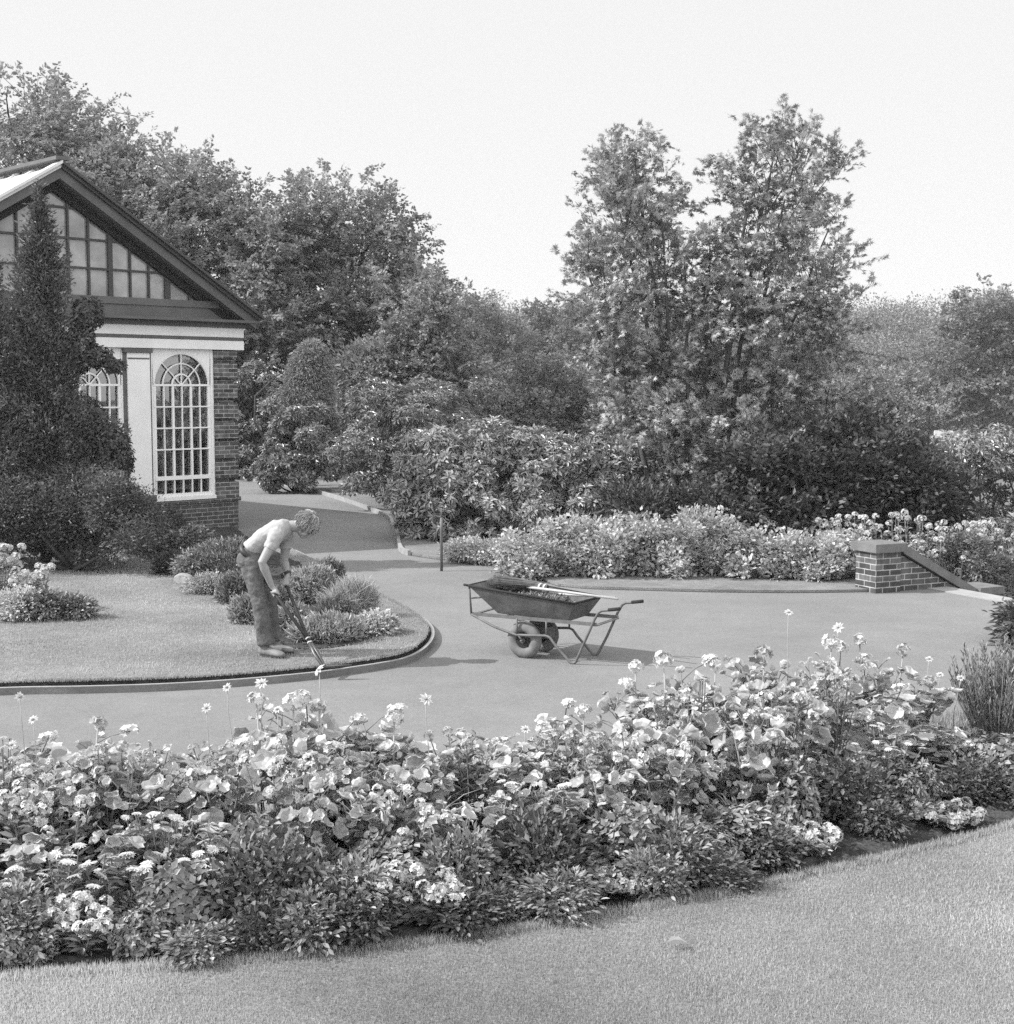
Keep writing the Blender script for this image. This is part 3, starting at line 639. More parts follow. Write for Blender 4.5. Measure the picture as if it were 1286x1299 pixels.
# ------------------------------------------------------------------ the gardener
D0 = 13.12
MBASE = np.array([gd(345, 825, D0)[0], D0, LZ])
def Q(cx, cy, dy=0.0): return gd(280 + cx / 5.196, 630 + cy / 5.196, D0 + dy) - MBASE
MAN = thing('person', 'person bent forward in pale short-sleeved top and jeans clipping the lawn edge', 'person', MBASE)
LAT = unit(np.array([.34, .94, 0.])); FACE = np.array([LAT[1], -LAT[0], 0.])
def remesh(o, vox, it=2, fac=.5):
    m = o.modifiers.new('remesh', 'REMESH'); m.mode = 'VOXEL'; m.voxel_size = vox; m.use_smooth_shade = True
    s = o.modifiers.new('smooth', 'SMOOTH'); s.iterations = it; s.factor = fac; return o
def limb(mb, pts, n=12, L=LAT): mb.loft([(p[0], p[1], p[2] if len(p) > 2 else p[1]) for p in pts], L, n)
b = MB()
# trunk under the shirt, hips, legs (one continuous body)
pel, wai, mid, che, nek = Q(205, 415, 0), Q(218, 345, 0), Q(300, 268, .0), Q(385, 222, .02), Q(452, 196, .03)
b.loft([(pel + (pel - wai) * .3, .08, .06), (pel, .13, .085), (wai, .135, .085), (mid, .145, .09), (che, .165, .095), (Q(425, 205, .02), .14, .08), (nek, .06, .055), (Q(478, 192, .03), .052, .052), (Q(515, 195, .03), .052, .055)], LAT, 18)
sn, sf = Q(372, 248, -.15), Q(440, 258, .17)                       # shoulders
en, wnr = Q(272, 432, -.23), Q(338, 595, -.16); ef, wf = Q(416, 418, .16), Q(444, 520, .03)
for s, e, w in ((sn, en, wnr), (sf, ef, wf)):
    limb(b, [(che * .35 + s * .65, .07), (s, .064), (s*.7+e*.3, .054), (s*.4+e*.6, .046), (e, .041), (e*.75+w*.25, .043), (e*.4+w*.6, .034), (w, .025, .029)])
kn, an = Q(262, 715, -.10), Q(296, 955, -.06); kf, af = Q(322, 700, .12), Q(338, 925, .15)
hn, hf = Q(198, 440, -.085), Q(228, 440, .085)
for h, k, a in ((hn, kn, an), (hf, kf, af)): limb(b, [(h, .09), (h*.5+k*.5, .075), (k, .055), (k*.6+a*.4, .055), (a, .038), (a + (a - k) * .1, .04)])
# head: looks down at the blades
hup = unit(FACE * .80 + UP * .60); hfw = unit(FACE * .60 - UP * .80); hc = Q(562, 192, .02)
HM = np.array([LAT, hfw, hup])                                       # rows: head axes
def hp(l, f, u): return hc + LAT * l + hfw * f + hup * u
b.ball(hp(0, -.005, .025), (.073, .094, .092), HM); b.ball(hp(0, .022, -.035), (.06, .07, .08), HM); b.ball(hp(0, .055, -.085), (.036, .032, .028), HM)
b.ball(hp(0, .094, -.032), (.0135, .02, .03), HM); b.ball(hp(0, .104, -.046), (.016, .014, .012), HM)
b.ball(hp(0, .086, .012), (.05, .014, .012), HM); b.ball(hp(0, .082, -.072), (.024, .014, .007), HM); b.ball(hp(0, .08, -.084), (.021, .013, .007), HM)
for s in (-1, 1):
    b.ball(hp(s*.073, -.008, -.018), (.012, .022, .033), HM); b.ball(hp(s*.04, .066, -.035), (.02, .02, .02), HM)
limb(b, [(Q(470, 196, .03), .05, .055), (hp(0, -.035, -.05), .05, .055), (hp(0, -.02, 0), .05, .05)])
# hands closed round the two shafts
bladeP = gz(411, 847.5, LZ + .01) - MBASE
piv = Q(632, 1035, 0) ; piv = gd(401, 829, 12.56) - MBASE
HAND = [Q(352, 634, -.17), Q(428, 572, .02)]
TOPS = [Q(322, 420, -.22), Q(414, 520, .035)]
def hand(mb, c, axis, wrist, side):
    axis = unit(axis); tow = unit(wrist - c); tow = unit(tow - axis * (tow @ axis) * .6); u = unit(tow - axis * (tow @ axis)); v = np.cross(axis, u)
    back = u * .55 + v * side * .83                                  # the back of the hand faces this way
    pc_ = c + back * .03
    mb.ball(pc_, (.045, .016, .041), np.array([axis, unit(back), unit(np.cross(axis, back))]))
    limb(mb, [(wrist, .024, .028), (wrist * .5 + pc_ * .5, .026, .024), (pc_, .022)], 10)
    e1 = unit(back); e2 = unit(np.cross(axis, e1)) * side
    for i, (o_, ln, r_) in enumerate(((-.033, 4.0, .0085), (-.012, 4.4, .009), (.009, 4.2, .009), (.029, 3.5, .0078))):
        t = np.linspace(.35, .35 + ln, 8); rr = .029 - .002 * t
        P = [c - axis * o_ + e1 * math.cos(q) * r2 + e2 * math.sin(q) * r2 for q, r2 in zip(t, rr)]; mb.tube(P, np.linspace(r_, r_ * .8, 8), 7)
    t = np.linspace(-.2, -2.3, 6); P = [c - axis * (-.048 + .012 * i_) + e1 * math.cos(q) * .031 + e2 * math.sin(q) * .031 for i_, q in enumerate(t)]
    mb.tube(P, np.linspace(.012, .009, 6), 7)
hand(b, HAND[0], piv - HAND[0], wnr, -1); hand(b, HAND[1], piv - HAND[1], wf, 1)
remesh(b.build('body', M['skin'], MAN), .0065, 3, .4)
# eyes, hair
for s in (-1, 1):
    e = MB(); e.ball(hp(s*.032, .082, -.006), (.012, .008, .008), HM); e.build('eye', M['eye'], MAN, True)
hr = MB(); hr.ball(hp(0, -.014, .036), (.088, .103, .099), HM, 20, 14); hr.ball(hp(0, -.055, -.03), (.074, .062, .075), HM); hr.ball(hp(0, .045, .072), (.07, .055, .045), HM)
for s in (-1, 1): hr.ball(hp(s*.062, -.006, .01), (.026, .05, .055), HM)
ho = remesh(hr.build('hair', M['hairbase'], MAN), .008, 2, .5)
rg = np.random.default_rng(5); d = unit(rg.normal(size=(1500, 3))); loc = d * np.array([.09, .106, .101]) + np.array([0, -.014, .036])
k = ~((loc[:, 1] > .02) & (loc[:, 2] < .055)) & ~((loc[:, 1] > -.02) & (loc[:, 2] < -.0)) & (loc[:, 2] > -.075); loc, d = loc[k], d[k]
wv = np.sin(loc[:, 0] * 60)[:, None] * .25
crown = np.array([0, -.03, .13]); A_ = unit(loc - crown); A_ = unit(A_ - d * np.sum(A_ * d, 1)[:, None] * .75 + rg.normal(size=loc.shape) * .07 + np.array([1., 0, 0]) * wv * .5)
hb2 = MB(); put(hb2, 'lance', hc + loc @ HM, A_ @ HM, d @ HM, rg.uniform(.045, .075, len(loc)), rg.uniform(.007, .012, len(loc))); hb2.build('hair_strands', M['hair'], ho)
# top, jeans, belt, boots, watch
s_ = MB()
s_.loft([(wai * 1.12 - mid * .12, .148, .103), (wai, .15, .1), (wai*.5+mid*.5, .15, .098), (mid, .158, .102), (che, .178, .106), (Q(428, 204, .02), .15, .088), (Q(452, 197, .03), .085, .066), (Q(462, 195, .03), .066, .06)], LAT, 20)
for s, e2_ in ((sn, en), (sf, ef)):
    limb(s_, [(che * .4 + s * .6, .085), (s, .076), (s*.75+e2_*.25, .066), (s*.52+e2_*.48, .06), (s*.46+e2_*.54, .059)])
sh = remesh(s_.build('top', M['shirt'], MAN), .009, 3, .5)
tx = bpy.data.textures.new('folds', 'CLOUDS'); tx.noise_scale = .07
def folds(o, st):
    m = o.modifiers.new('folds', 'DISPLACE'); m.texture = tx; m.strength = st; m.mid_level = .5; m.texture_coords = 'LOCAL'
folds(sh, .022)
j = MB()
j.loft([(wai * .96 + mid * .04, .15, .102), (wai * .5 + pel * .5, .158, .108), (pel, .18, .128), (pel * 1.3 - wai * .3, .185, .122), (pel * 1.7 - wai * .7, .15, .1)], LAT, 20)
for h, k, a in ((hn, kn, an), (hf, kf, af)):
    end = a + unit(a - k) * .02
    limb(j, [(h*.4+wai*.6, .06, .07), (h*.75+wai*.25, .085, .09), (h, .098, .1), (h*.6+k*.4, .092, .09), (k*.85+h*.15, .078, .076), (k, .078, .074), (k*.6+a*.4, .077, .075), (k*.25+a*.75, .08, .08), (a, .083, .084), (end, .086, .087)], 18)
jn = remesh(j.build('jeans', M['denim'], MAN), .009, 3, .5); folds(jn, .03)
bl = MB(); t_ = unit(wai - mid); cb = wai + t_ * .022
a_ = np.linspace(0, 2 * math.pi, 33)[:-1]; w_ = np.cross(t_, LAT); V = []
for rr, hh in ((1.1, -.021), (1.12, .021), (.98, .021), (.98, -.021)):
    for q in a_: V.append(cb + t_ * hh + LAT * math.cos(q) * .153 * rr + w_ * math.sin(q) * .106 * rr)
V = np.array(V); fs = [(r*32+i, r*32+(i+1) % 32, ((r+1) % 4)*32+(i+1) % 32, ((r+1) % 4)*32+i) for r in range(4) for i in range(32)]
bl.add(V, fs); bl.build('belt', M['leather'], MAN, True)
def boot(name, heel, yaw, lift=0.):
    f = np.array([math.cos(yaw), math.sin(yaw), 0]); l = np.array([-f[1], f[0], 0]); ax = np.array([l, f, UP]); B = MB()
    P = lambda fo, up: heel + f * fo + UP * (up + lift)
    B.loft([(P(-.015, .055), .03, .03), (P(.02, .05), .042, .048), (P(.10, .048), .044, .046), (P(.18, .04), .05, .036), (P(.25, .034), .045, .028), (P(.283, .03), .026, .018)], l, 14)
    B.loft([(P(.03, .04), .044, .048), (P(.035, .11), .047, .05), (P(.03, .17), .05, .052)], l, 14)
    o = remesh(B.build(name, M['boot'], MAN), .007, 2, .5)
    S = MB(); n = 22; a = np.linspace(0, 2 * math.pi, n + 1)[:-1]; ox = .135 + .152 * np.cos(a); oy = .052 * np.sin(a) * (1 - .12 * np.cos(a + .3)); V = []
    for z in (0., .018): V += [P(x, z) + l * y for x, y in zip(ox, oy)]
    S.add(V, [tuple(range(n))[::-1], tuple(range(n, 2*n))] + [(i, (i+1) % n, n + (i+1) % n, n + i) for i in range(n)]); S.build('sole', M['sole'], o)
boot('boot', np.array([an[0] - .045, an[1] + .02, 0.0]), R(-33)); boot('boot', np.array([af[0] - .04, af[1] + .0, 0.0]), R(-22))
wt = MB(); t_ = unit(wf - ef); wt.loft([(wf - t_ * .035, .033, .036), (wf - t_ * .005, .031, .034)], LAT, 14); wt.build('wrist_strap', M['leather'], MAN)

# long-handled edging shears, held, so a thing of their own
SH = thing('edging_shears', 'long-handled edging shears with dark shafts held at the lawn edge', 'shears', MBASE)
for i, (top, hnd) in enumerate(zip(TOPS, HAND)):
    d_ = unit(piv - hnd); sid = unit(np.cross(d_, UP)) * (.02 if i else -.02); endp = piv + sid; topp = hnd - d_ * (.33 if i == 0 else .12)
    s = MB(); s.tube([topp, hnd, endp - d_ * .12], [.0155, .0165, .0165], 9); hd_ = s.build('shaft', M['wood_d'], SH, True)
    for q in (.14, .19):
        s = MB(); s.tube([endp - d_ * q, endp - d_ * (q - .012)], [.0205, .0205], 9); s.build('ferrule', M['band'], hd_)
    s = MB(); s.tube([endp - d_ * .15, endp, bladeP + np.array([.0, 0, .012]) + sid * .5], [.017, .015, .012], 8); s.build('tang', M['steel'], SH, True)
    s = MB(); w0 = np.array([1, .16 - .06 * i, 0.04]); w0 = unit(w0); w1 = np.array([-w0[1], w0[0], 0]); z0 = .004 + .009 * i; o0 = bladeP + UP * z0
    V = [o0 + w1 * -.02, o0 + w0 * .08 + w1 * -.026, o0 + w0 * .24 + w1 * -.004, o0 + w0 * .25 + w1 * .006, o0 + w0 * .1 + w1 * .03, o0 + w1 * .02]; V = V + [v + UP * .006 for v in V]
    s.add(V, [(5,4,3,2,1,0),(6,7,8,9,10,11)] + [(i_, (i_+1) % 6, 6 + (i_+1) % 6, 6 + i_) for i_ in range(6)]); s.build('blade', M['steel'], SH)

# ------------------------------------------------------------------ wheelbarrow (local x to the handles, y to the far side)
WB = thing('wheelbarrow', 'two-wheeled steel wheelbarrow with tapered tub standing on the path', 'wheelbarrow', (.26, 13.65, 0), math.atan2(-.48, .876))
def mbt(name, tubes, m, parent=WB, n=8):
    mb = MB()
    for pts, r in tubes: mb.tube(pts, r, n)
    return mb.build(name, M[m], parent, True)
tb = MB()
rimp = [(-.575, -.31, .69), (.585, -.30, .595), (.60, .30, .585), (-.515, .30, .70)]
rimp[0] = (-.56, -.31, .692); rimp[3] = (-.54, .31, .695)
bot = [(-.28, -.215, .425), (.485, -.215, .405), (.485, .215, .405), (-.28, .215, .425)]
th = .008
inn = [(p[0] + (.012 if p[0] < 0 else -.012), p[1] * .965, p[2] + .001) for p in rimp]; bin_ = [(p[0] * .98, p[1] * .965, p[2] + .012) for p in bot]
V = rimp + bot + inn + bin_; fs = [(4,7,6,5)] + [((i+1) % 4, i, 4+i, 4+(i+1) % 4) for i in range(4)] + [(8+i, 8+(i+1) % 4, 12+(i+1) % 4, 12+i) for i in range(4)] + [(12,13,14,15)] + [(i, (i+1) % 4, 8+(i+1) % 4, 8+i) for i in range(4)]
tb.add(V, fs); tub = tb.build('tub', M['tub'], WB)
rp = [np.array(p) for p in rimp]; rl = MB()
for i in range(4): rl.tube([rp[i], rp[(i+1) % 4]], .012, 6)
rl.tube([rp[0], rp[0] + np.array([-.05, 0, .006])], .012, 6)
rl.build('rim', M['rubber_d'], tub, True)
for s in (-1, 1):
    y = .25 * s; yh = .27 * s
    mbt('handle', [([(-.56, y, .40), (-.3, y, .295), (-.06, y, .235), (.05, y, .24), (.27, y, .255), (.31, y, .24), (.36, y, .18), (.52, y, .025), (.54, y, .014), (.565, y, .014), (.585, y, .03), (.67, yh, .2), (.79, yh, .46), (.83, yh, .525), (.86, yh, .545), (.90, yh, .552), (1.04, yh, .575)], .0135)], 'frame')
    mbt('grip', [([(.93, yh, .557), (1.05, yh, .577)], .0165)], 'rubber_d')
    mb = MB(); mb.box(-.56, .80, y - .005, y + .005, .388, .422); mb.build('side_rail', M['frame'], WB)
    mbt('front_post', [([(-.56, y, .40), (-.56, y * 1.16, .68)], .010), ([(-.56, y, .56), (-.43, y * .95, .575)], .008)], 'frame')
    mbt('bracket', [([(-.05, y, .235), (-.05, y, .40)], .010), ([(.27, y, .255), (.27, y, .40)], .010), ([(-.03, y, .235), (0, y * .96, .185)], .012)], 'frame')
mb = MB()
for x in (-.555, -.2, .2, .79): mb.box(x - .02, x + .02, -.245, .245, .39, .40)
mb.build('cross_bar', M['frame'], WB)
mbt('axle', [([(0, -.262, .182), (0, .262, .182)], .011)], 'frame')
mb = MB(); mb.box(-.06, .2, -.07, .07, .19, .3); mb.build('bearing_plate', M['frame'], WB)
for s in (-1, 1):
    mb = MB(); n1, n2 = 36, 12; Rm, rm = .125, .058; V = []; fs = []
    for i in range(n1):
        a = 2 * math.pi * i / n1
        for q in range(n2):
            b_ = 2 * math.pi * q / n2; rr = Rm + rm * math.cos(b_) * (1.0 + (.02 if i % 2 else 0)); V.append((rr * math.cos(a), s * .185 + rm * .85 * math.sin(b_), .183 + rr * math.sin(a)))
    for i in range(n1):
        for q in range(n2): fs.append((i*n2+q, ((i+1) % n1)*n2+q, ((i+1) % n1)*n2+(q+1) % n2, i*n2+(q+1) % n2))
    mb.add(V, fs); ty = mb.build('wheel', M['rubber'], WB, True)
    mb = MB(); mb.loft([((0, s*.185 - .03, .183), .085, .085), ((0, s*.185 + .03, .183), .085, .085)], np.array([1., 0, 0]), 20); mb.build('hub_disc', M['rubber_d'], ty)
    mb = MB(); mb.loft([((0, s*.185 - .05, .183), .028, .028), ((0, s*.185 + .05, .183), .028, .028)], np.array([1., 0, 0]), 12); mb.build('hub', M['steel'], ty)
WM = np.array(Matrix.Translation((.26, 13.65, 0)) @ Matrix.Rotation(math.atan2(-.48, .876), 4, 'Z'))
# what lies in it
rg = np.random.default_rng(31)
def inbar(name, label, cat): 
    return thing(name, label, cat, (.26, 13.65, .0), math.atan2(-.48, .876))
o = inbar('besom_broom', 'twig broom with a pale shaft and pale bindings lying in the wheelbarrow', 'broom')
mb = MB(); mb.tube([(-.1, .05, .665), (.35, .0, .652), (.95, -.10, .64)], [.0135, .0135, .012], 8); mb.build('shaft', M['wood_l'], o, True)
mb = MB(); n = 380; a = rg.random(n) * 6.28; r = np.sqrt(rg.random(n)); 
for i in range(n):
    c0 = np.array([.12, .07 + math.cos(a[i]) * .025 * r[i], .672 + math.sin(a[i]) * .022 * r[i]]); c1 = np.array([-.02, .09 + math.cos(a[i]) * .05 * r[i], .685 + math.sin(a[i]) * .035 * r[i]]); c2 = np.array([-.36 - .16 * rg.random(), .10 + math.cos(a[i]) * .16 * r[i], .70 + math.sin(a[i]) * .05 * r[i]])
    mb.tube([c0, c1, c2], [.003, .003, .0015], 4, caps=False)
mb.build('twig_head', M['twig'], o)
for x, r_ in ((.045, .036), (.095, .032)):
    mb = MB(); mb.loft([((x - .009, .078, .675), r_ * 1.25, r_), ((x + .009, .074, .673), r_ * 1.2, r_)], np.array([0, 1., 0]), 14); mb.build('binding', M['band'], o)
o = inbar('rake', 'second pale-shafted garden tool lying across the rear of the wheelbarrow', 'rake')
mb = MB(); mb.tube([(.1, .16, .60), (.82, .13, .615)], .012, 8); mb.build('shaft', M['wood_l'], o, True)
mb = MB(); mb.box(.02, .05, -.05, .24, .595, .615)
for y in np.linspace(-.04, .23, 10): mb.box(.03, .04, y - .004, y + .004, .53, .596)
mb.build('rake_head', M['steel'], o)
o = inbar('sack', 'pale crumpled sack bulging over the far front of the wheelbarrow', 'sack')
mb = MB(); mb.ball((-.34, .16, .655), (.15, .11, .055)); mb.ball((-.2, .2, .655), (.1, .06, .045)); s = remesh(mb.build('cloth', M['canvas'], o), .012, 2, .5); folds(s, .05)
o = inbar('clippings', 'heap of cut weeds and clippings filling the wheelbarrow tub', 'clippings')
mb = MB(); mb.ball((.06, 0, .50), (.36, .17, .06)); foliage(mb, [[.06, 0, .51, .36, .17, .07]], 500, 6, .02, .05, .3, 'lance', 'spray', rg, zmin=.5); mb.build('heap', M['herb'], o)

# ------------------------------------------------------------------ trees behind the glasshouse
def tree(label, px, D, lumps, m, n, k, crad, ll, lw, kind='diamond', seed=0, z0=None, r0=.25, group=None, nb=40, name='tree', nsub=60, fsub=.42, mode='branchlet', plume=None, **kw):
    rg = np.random.default_rng(seed + 500); b = gd(px, 500, D); b[2] = float(height(b[0], b[1])) - .05 if z0 is None else z0
    o = thing(name, label, 'tree', b, 0, group); L = np.array(lumps, float); L[:, :3] -= b
    mb = MB(); bmb = MB()
    if plume: P, N = plumes(mb, L, n, rg, plume[0], plume[1], k, crad, ll, lw, kind, upb=plume[2], wood=bmb, depth=.13, inner=.3)
    else: LS = sub(L, nsub, fsub, rg, .7); P, N = foliage(mb, LS, n, k, crad, ll, lw, kind, mode, rg, **kw)
    mb.build('crown', M[m], o)
    top = L[:, 2].max(); fork = np.array([L[:, 0].mean() * .3, L[:, 1].mean() * .3, top * .38]); w = MB()
    w.tube([(0, 0, -.2), (.02, .03, fork[2] * .5), fork], [r0 * 1.25, r0, r0 * .85], 9); w.build('trunk', M['bark'], o, True)
    rm = np.median(L[:, 3]); branches(bmb, fork, [l[:3] for l in L if l[3] > .6 * rm], r0 * .6, rg, .1, 6, .2)
    tip = P[rg.choice(len(P), nb, replace=False)]; c = L[:, :3]
    for t in tip:
        j_ = np.argmin(np.linalg.norm(c - t, axis=1)); branches(bmb, fork * .35 + c[j_] * .65, [fork * .03 + t * .97], r0 * .18, rg, .12, 4, .15)
    bmb.build('limb', M['bark'], o, True); return o
BT = 'tall trees behind the glasshouse'
tree('tallest spreading tree, behind the gable at the left of the glasshouse', 40, 50, [E(50,175,50,95,75,3.2), E(-60,190,50,110,100,3), E(125,215,49,75,50,2.4), E(70,270,49,140,80,3.5), E(165,265,48,70,60,2.4), E(60,370,49,150,80,3), E(135,130,50,22,18,.7), E(190,225,48,35,22,1)], 'beech', 520, 16, .62, .15, .6, seed=1, r0=.4, group=BT, plume=(2.0, 12, .12))
tree('middle tree rising above the right rake of the glasshouse roof', 255, 47, [E(235,250,47,42,38,1.4), E(275,265,47,48,42,1.7), E(315,275,47,36,36,1.3), E(235,320,47,80,60,2.4), E(320,340,46,55,60,2.), E(260,410,46,95,60,2.4), E(350,420,46,60,50,2.)], 'beech', 400, 16, .58, .14, .6, seed=2, r0=.32, group=BT, plume=(1.8, 12, .12))
tree('round-crowned tree with sky showing between its limbs, right of the glasshouse roof', 425, 48, [E(425,265,48,62,34,1.8), E(375,290,48,45,40,1.5), E(480,290,48,48,42,1.6), E(350,345,48,40,48,1.4), E(510,345,48,38,42,1.3), E(430,330,48,55,25,1.4), E(390,395,47,60,40,1.8), E(470,395,47,70,40,1.8), E(540,372,47,32,18,1)], 'beech', 300, 16, .55, .14, .6, seed=3, r0=.3, group=BT, plume=(1.7, 12, .15), nb=70)
tree('slim loose tree at the right end of the trees behind the glasshouse', 548, 44, [E(545,405,44,26,36,.9), E(540,450,44,40,45,1.2), E(565,475,44,32,40,1.), E(515,450,44,32,40,1.)], 'shrub', 240, 14, .42, .13, .55, seed=4, r0=.14, group=BT, plume=(1.2, 10, .5))
# ------------------------------------------------------------------ mid distance, hazy
HT = 'trees in the hazy dip between the glasshouse trees and the maple'
tree('hazy rounded tree left of the dip, below the skyline', 605, 118, [E(600,430,118,50,45,3.), E(640,450,118,45,45,3.), E(580,480,116,55,50,3), E(630,500,116,60,40,3)], 'far', 300, 14, .9, .27, .65, seed=5, r0=.3, group=HT, plume=(2.4, 9, .2))
tree('hazy broad tree in the middle of the dip', 690, 128, [E(690,435,128,48,48,3), E(720,470,128,50,45,3), E(660,480,126,55,45,3)], 'far', 300, 14, .9, .27, .65, seed=6, r0=.3, group=HT, plume=(2.4, 9, .2))
tree('hazy tree just left of the maple', 755, 122, [E(755,430,122,48,48,3), E(790,470,122,55,50,3)], 'far', 240, 14, .9, .27, .65, seed=7, r0=.3, group=HT, plume=(2.4, 9, .2))
MT = 'low trees beyond the rhododendrons'
tree('light bushy tree above the left half of the rhododendron bank', 600, 52, [E(590,500,52,50,38,1.7), E(635,510,52,50,35,1.7), E(560,535,50,50,40,1.6)], 'shrub', 280, 14, .42, .14, .55, seed=8, plume=(1.3, 9, .4), r0=.14, group=MT)
tree('light bushy tree above the right half of the rhododendron bank', 700, 50, [E(690,495,50,55,40,1.8), E(740,510,50,50,40,1.8), E(660,535,48,60,35,1.7), E(790,530,47,50,45,1.6)], 'shrub', 280, 14, .42, .14, .55, seed=9, plume=(1.3, 9, .4), r0=.14, group=MT)
# far wood on the other side of the valley: one mass
rg = np.random.default_rng(77); mb = MB()
def skyline(px): return np.interp(px, [500,580,640,690,740,800,1000,1080,1110,1150,1210,1240,1290,1400], [400,384,372,376,384,380,372,371,372,369,371,366,372,372])
for row, (D, dy, st) in enumerate(((250, 0, 40), (215, 22, 44), (180, 52, 46), (150, 92, 60))):
    for px in np.arange(430 if row < 2 else 560, 1480, st):
        if row == 3 and 1130 < px < 1215: continue
        x = px + rg.normal() * 9; ty = skyline(x) + dy + rg.normal() * 4 + 4; ry = 42 + rg.normal() * 5; rx = 36 + rg.normal() * 5
        L = [E(x, ty + ry, D, rx, ry, 6), E(x - 18, ty + ry * 1.25, D, rx * .75, ry * .7, 5), E(x + 20, ty + ry * 1.3, D, rx * .75, ry * .75, 5), E(x, ty + ry * 2.1, D, rx * .9, ry * .9, 6)]
        foliage(mb, sub(L, 24, .42, rg, .75), 360, 18, .95, .4, .7, 'diamond', 'spray', rg, depth=.1, inner=.05)
tag(mb.build('distant_wood', M['far']), 'hazy wood covering the far side of the valley', 'wood', kind='stuff')
tree('darker tree standing in front of the distant wood at the right edge', 1245, 125, [E(1245,420,125,40,50,3.6), E(1280,450,125,50,60,4), E(1225,480,123,40,45,3.5), E(1270,500,123,50,35,3.5), E(1205,500,123,30,30,3)], 'far', 430, 14, 1.2, .34, .65, seed=12, r0=.3, plume=(3.2, 9, .15))
tree('pale low tree in front of the distant wood, right of the maple', 1120, 56, [E(1110,500,56,50,26,1.7), E(1150,515,56,40,22,1.5), E(1090,525,55,60,30,1.7), E(1140,545,54,60,28,1.7)], 'shrub', 280, 14, .42, .14, .55, seed=13, plume=(1.3, 9, .4), r0=.14)

# ------------------------------------------------------------------ the maple, many stems from one base
MD = 24.2; mbase = gd(885, 640, MD); mbase[2] = 0
def mtree():
    rg = np.random.default_rng(900); o = thing('maple_tree', 'large many-stemmed maple with two tall peaks, lit on its left side', 'tree', mbase)
    L = [(800,228,24,34),(793,196,8,22),(772,212,12,12),(842,212,10,12),(742,276,14,7),(746,325,18,10),(976,176,8,22),(1015,182,10,18),(936,205,8,14),(1054,216,12,9),(1058,276,18,7),(1056,340,20,9),(795,275,52,46),(762,300,30,40),(826,270,30,42),(775,360,52,52),(830,350,50,50),(780,430,45,50),(862,310,28,30),(845,430,55,55),
         (985,205,24,28),(965,240,46,48),(1010,210,28,38),(1034,236,16,13),(986,292,44,44),(1035,278,16,9),(945,310,46,50),(900,350,42,52),(960,380,60,52),(1030,360,42,42),(1050,420,38,44),(985,450,70,52),(900,430,50,55),
         (800,500,32,38),(845,520,40,32),(905,480,46,46),(910,590,40,26),(935,520,46,44),(880,380,46,40),(890,520,45,32),(1000,530,70,44),(1050,500,48,40),(955,575,60,36),(1030,590,70,40),(870,600,35,26)]
    rgl = np.random.default_rng(4)
    LL = np.array([E(p[0], p[1], MD + rgl.uniform(-.7, .9), p[2], p[3], .35 + p[2] / 75.) for p in L]); LL[:, :3] -= mbase
    mb = MB(); w0 = MB(); P, N = plumes(mb, LL, 540, rg, 1.15, 10, 13, .30, .085, .9, 'maple', upb=.7, droop=.35, depth=.1, inner=.3, wood=w0)
    mb.build('crown', M['maple'], o)
    stems = [(740,330),(775,230),(800,180),(835,250),(870,330),(900,300),(960,190),(985,170),(1015,180),(1050,290),(1060,420),(930,360)]
    tops = []
    for i, (px, py) in enumerate(stems):
        t = gd(px, py, MD + rg.uniform(-.5, .6)) - mbase; b0 = np.array([(px - 885) * .0035 + rg.normal() * .06, rg.normal() * .12, -.05])
        s = np.linspace(0, 1, 10)[:, None]; pts = b0 + (t - b0) * s; pts[:, :2] = b0[:2] + (t - b0)[:2] * (s ** 1.35) + rg.normal(size=(10, 2)) * .02
        w = MB(); w.tube(pts, np.linspace(.065, .012, 10) * rg.uniform(.75, 1.15), 8); w.build('trunk', M['bark'], o, True); tops.append(pts)
    w = w0
    for l in LL:
        if l[3] < .22: continue
        c = l[:3]; al = np.concatenate([p[3:8] for p in tops]); d = np.linalg.norm(al - c - np.array([0, 0, -.5]), axis=1); st_ = al[np.argmin(d)]
        branches(w, st_, [c], .018, rg, .1, 5, .3); q = P[np.linalg.norm((P - c) / l[3:], axis=1) < 1.05]
        if len(q): branches(w, c, list(q[rg.choice(len(q), min(6, len(q)), replace=False)]), .008, rg, .1, 4, .3)
    w.build('limb', M['bark'], o, True)
mtree()

# ------------------------------------------------------------------ shrubs beyond the path
def ground_at(px, D):
    b = gd(px, 600, D); b[2] = max(float(height(b[0], b[1])), -3.5); return b
plantthing('rhododendron', 'big rounded rhododendron with light rosettes, behind the iron stake', 'shrub', ground_at(590, 24.6), [E(590,620,24.6,92,62,1.2), E(560,588,24.8,60,50,1.), E(608,568,25,58,38,1.), E(528,640,24.3,40,44,.6), E(645,590,24.8,66,46,1.), E(650,645,24.1,72,44,.8), E(585,660,23.9,70,28,.7)], 'rhodo', 2700, 11, .10, .115, .32, 'lance', 'rosette', 1, depth=.1, inner=.12, nsub=150, fsub=.3, zmin=.08, r0=.05)
plantthing('rhododendron', 'wider rhododendron with drooping dark rosettes, between the round one and the maple', 'shrub', ground_at(720, 24.6), [E(722,612,24.6,74,54,1.1), E(690,578,25.2,64,38,.9), E(762,598,25,52,44,.9), E(745,650,24.2,60,36,.8), E(695,655,23.9,52,34,.7), E(800,625,24.8,42,44,.7)], 'rhodo', 2200, 11, .10, .115, .32, 'lance', 'rosette', 2, depth=.1, inner=.12, nsub=150, fsub=.3, zmin=.08, r0=.05)
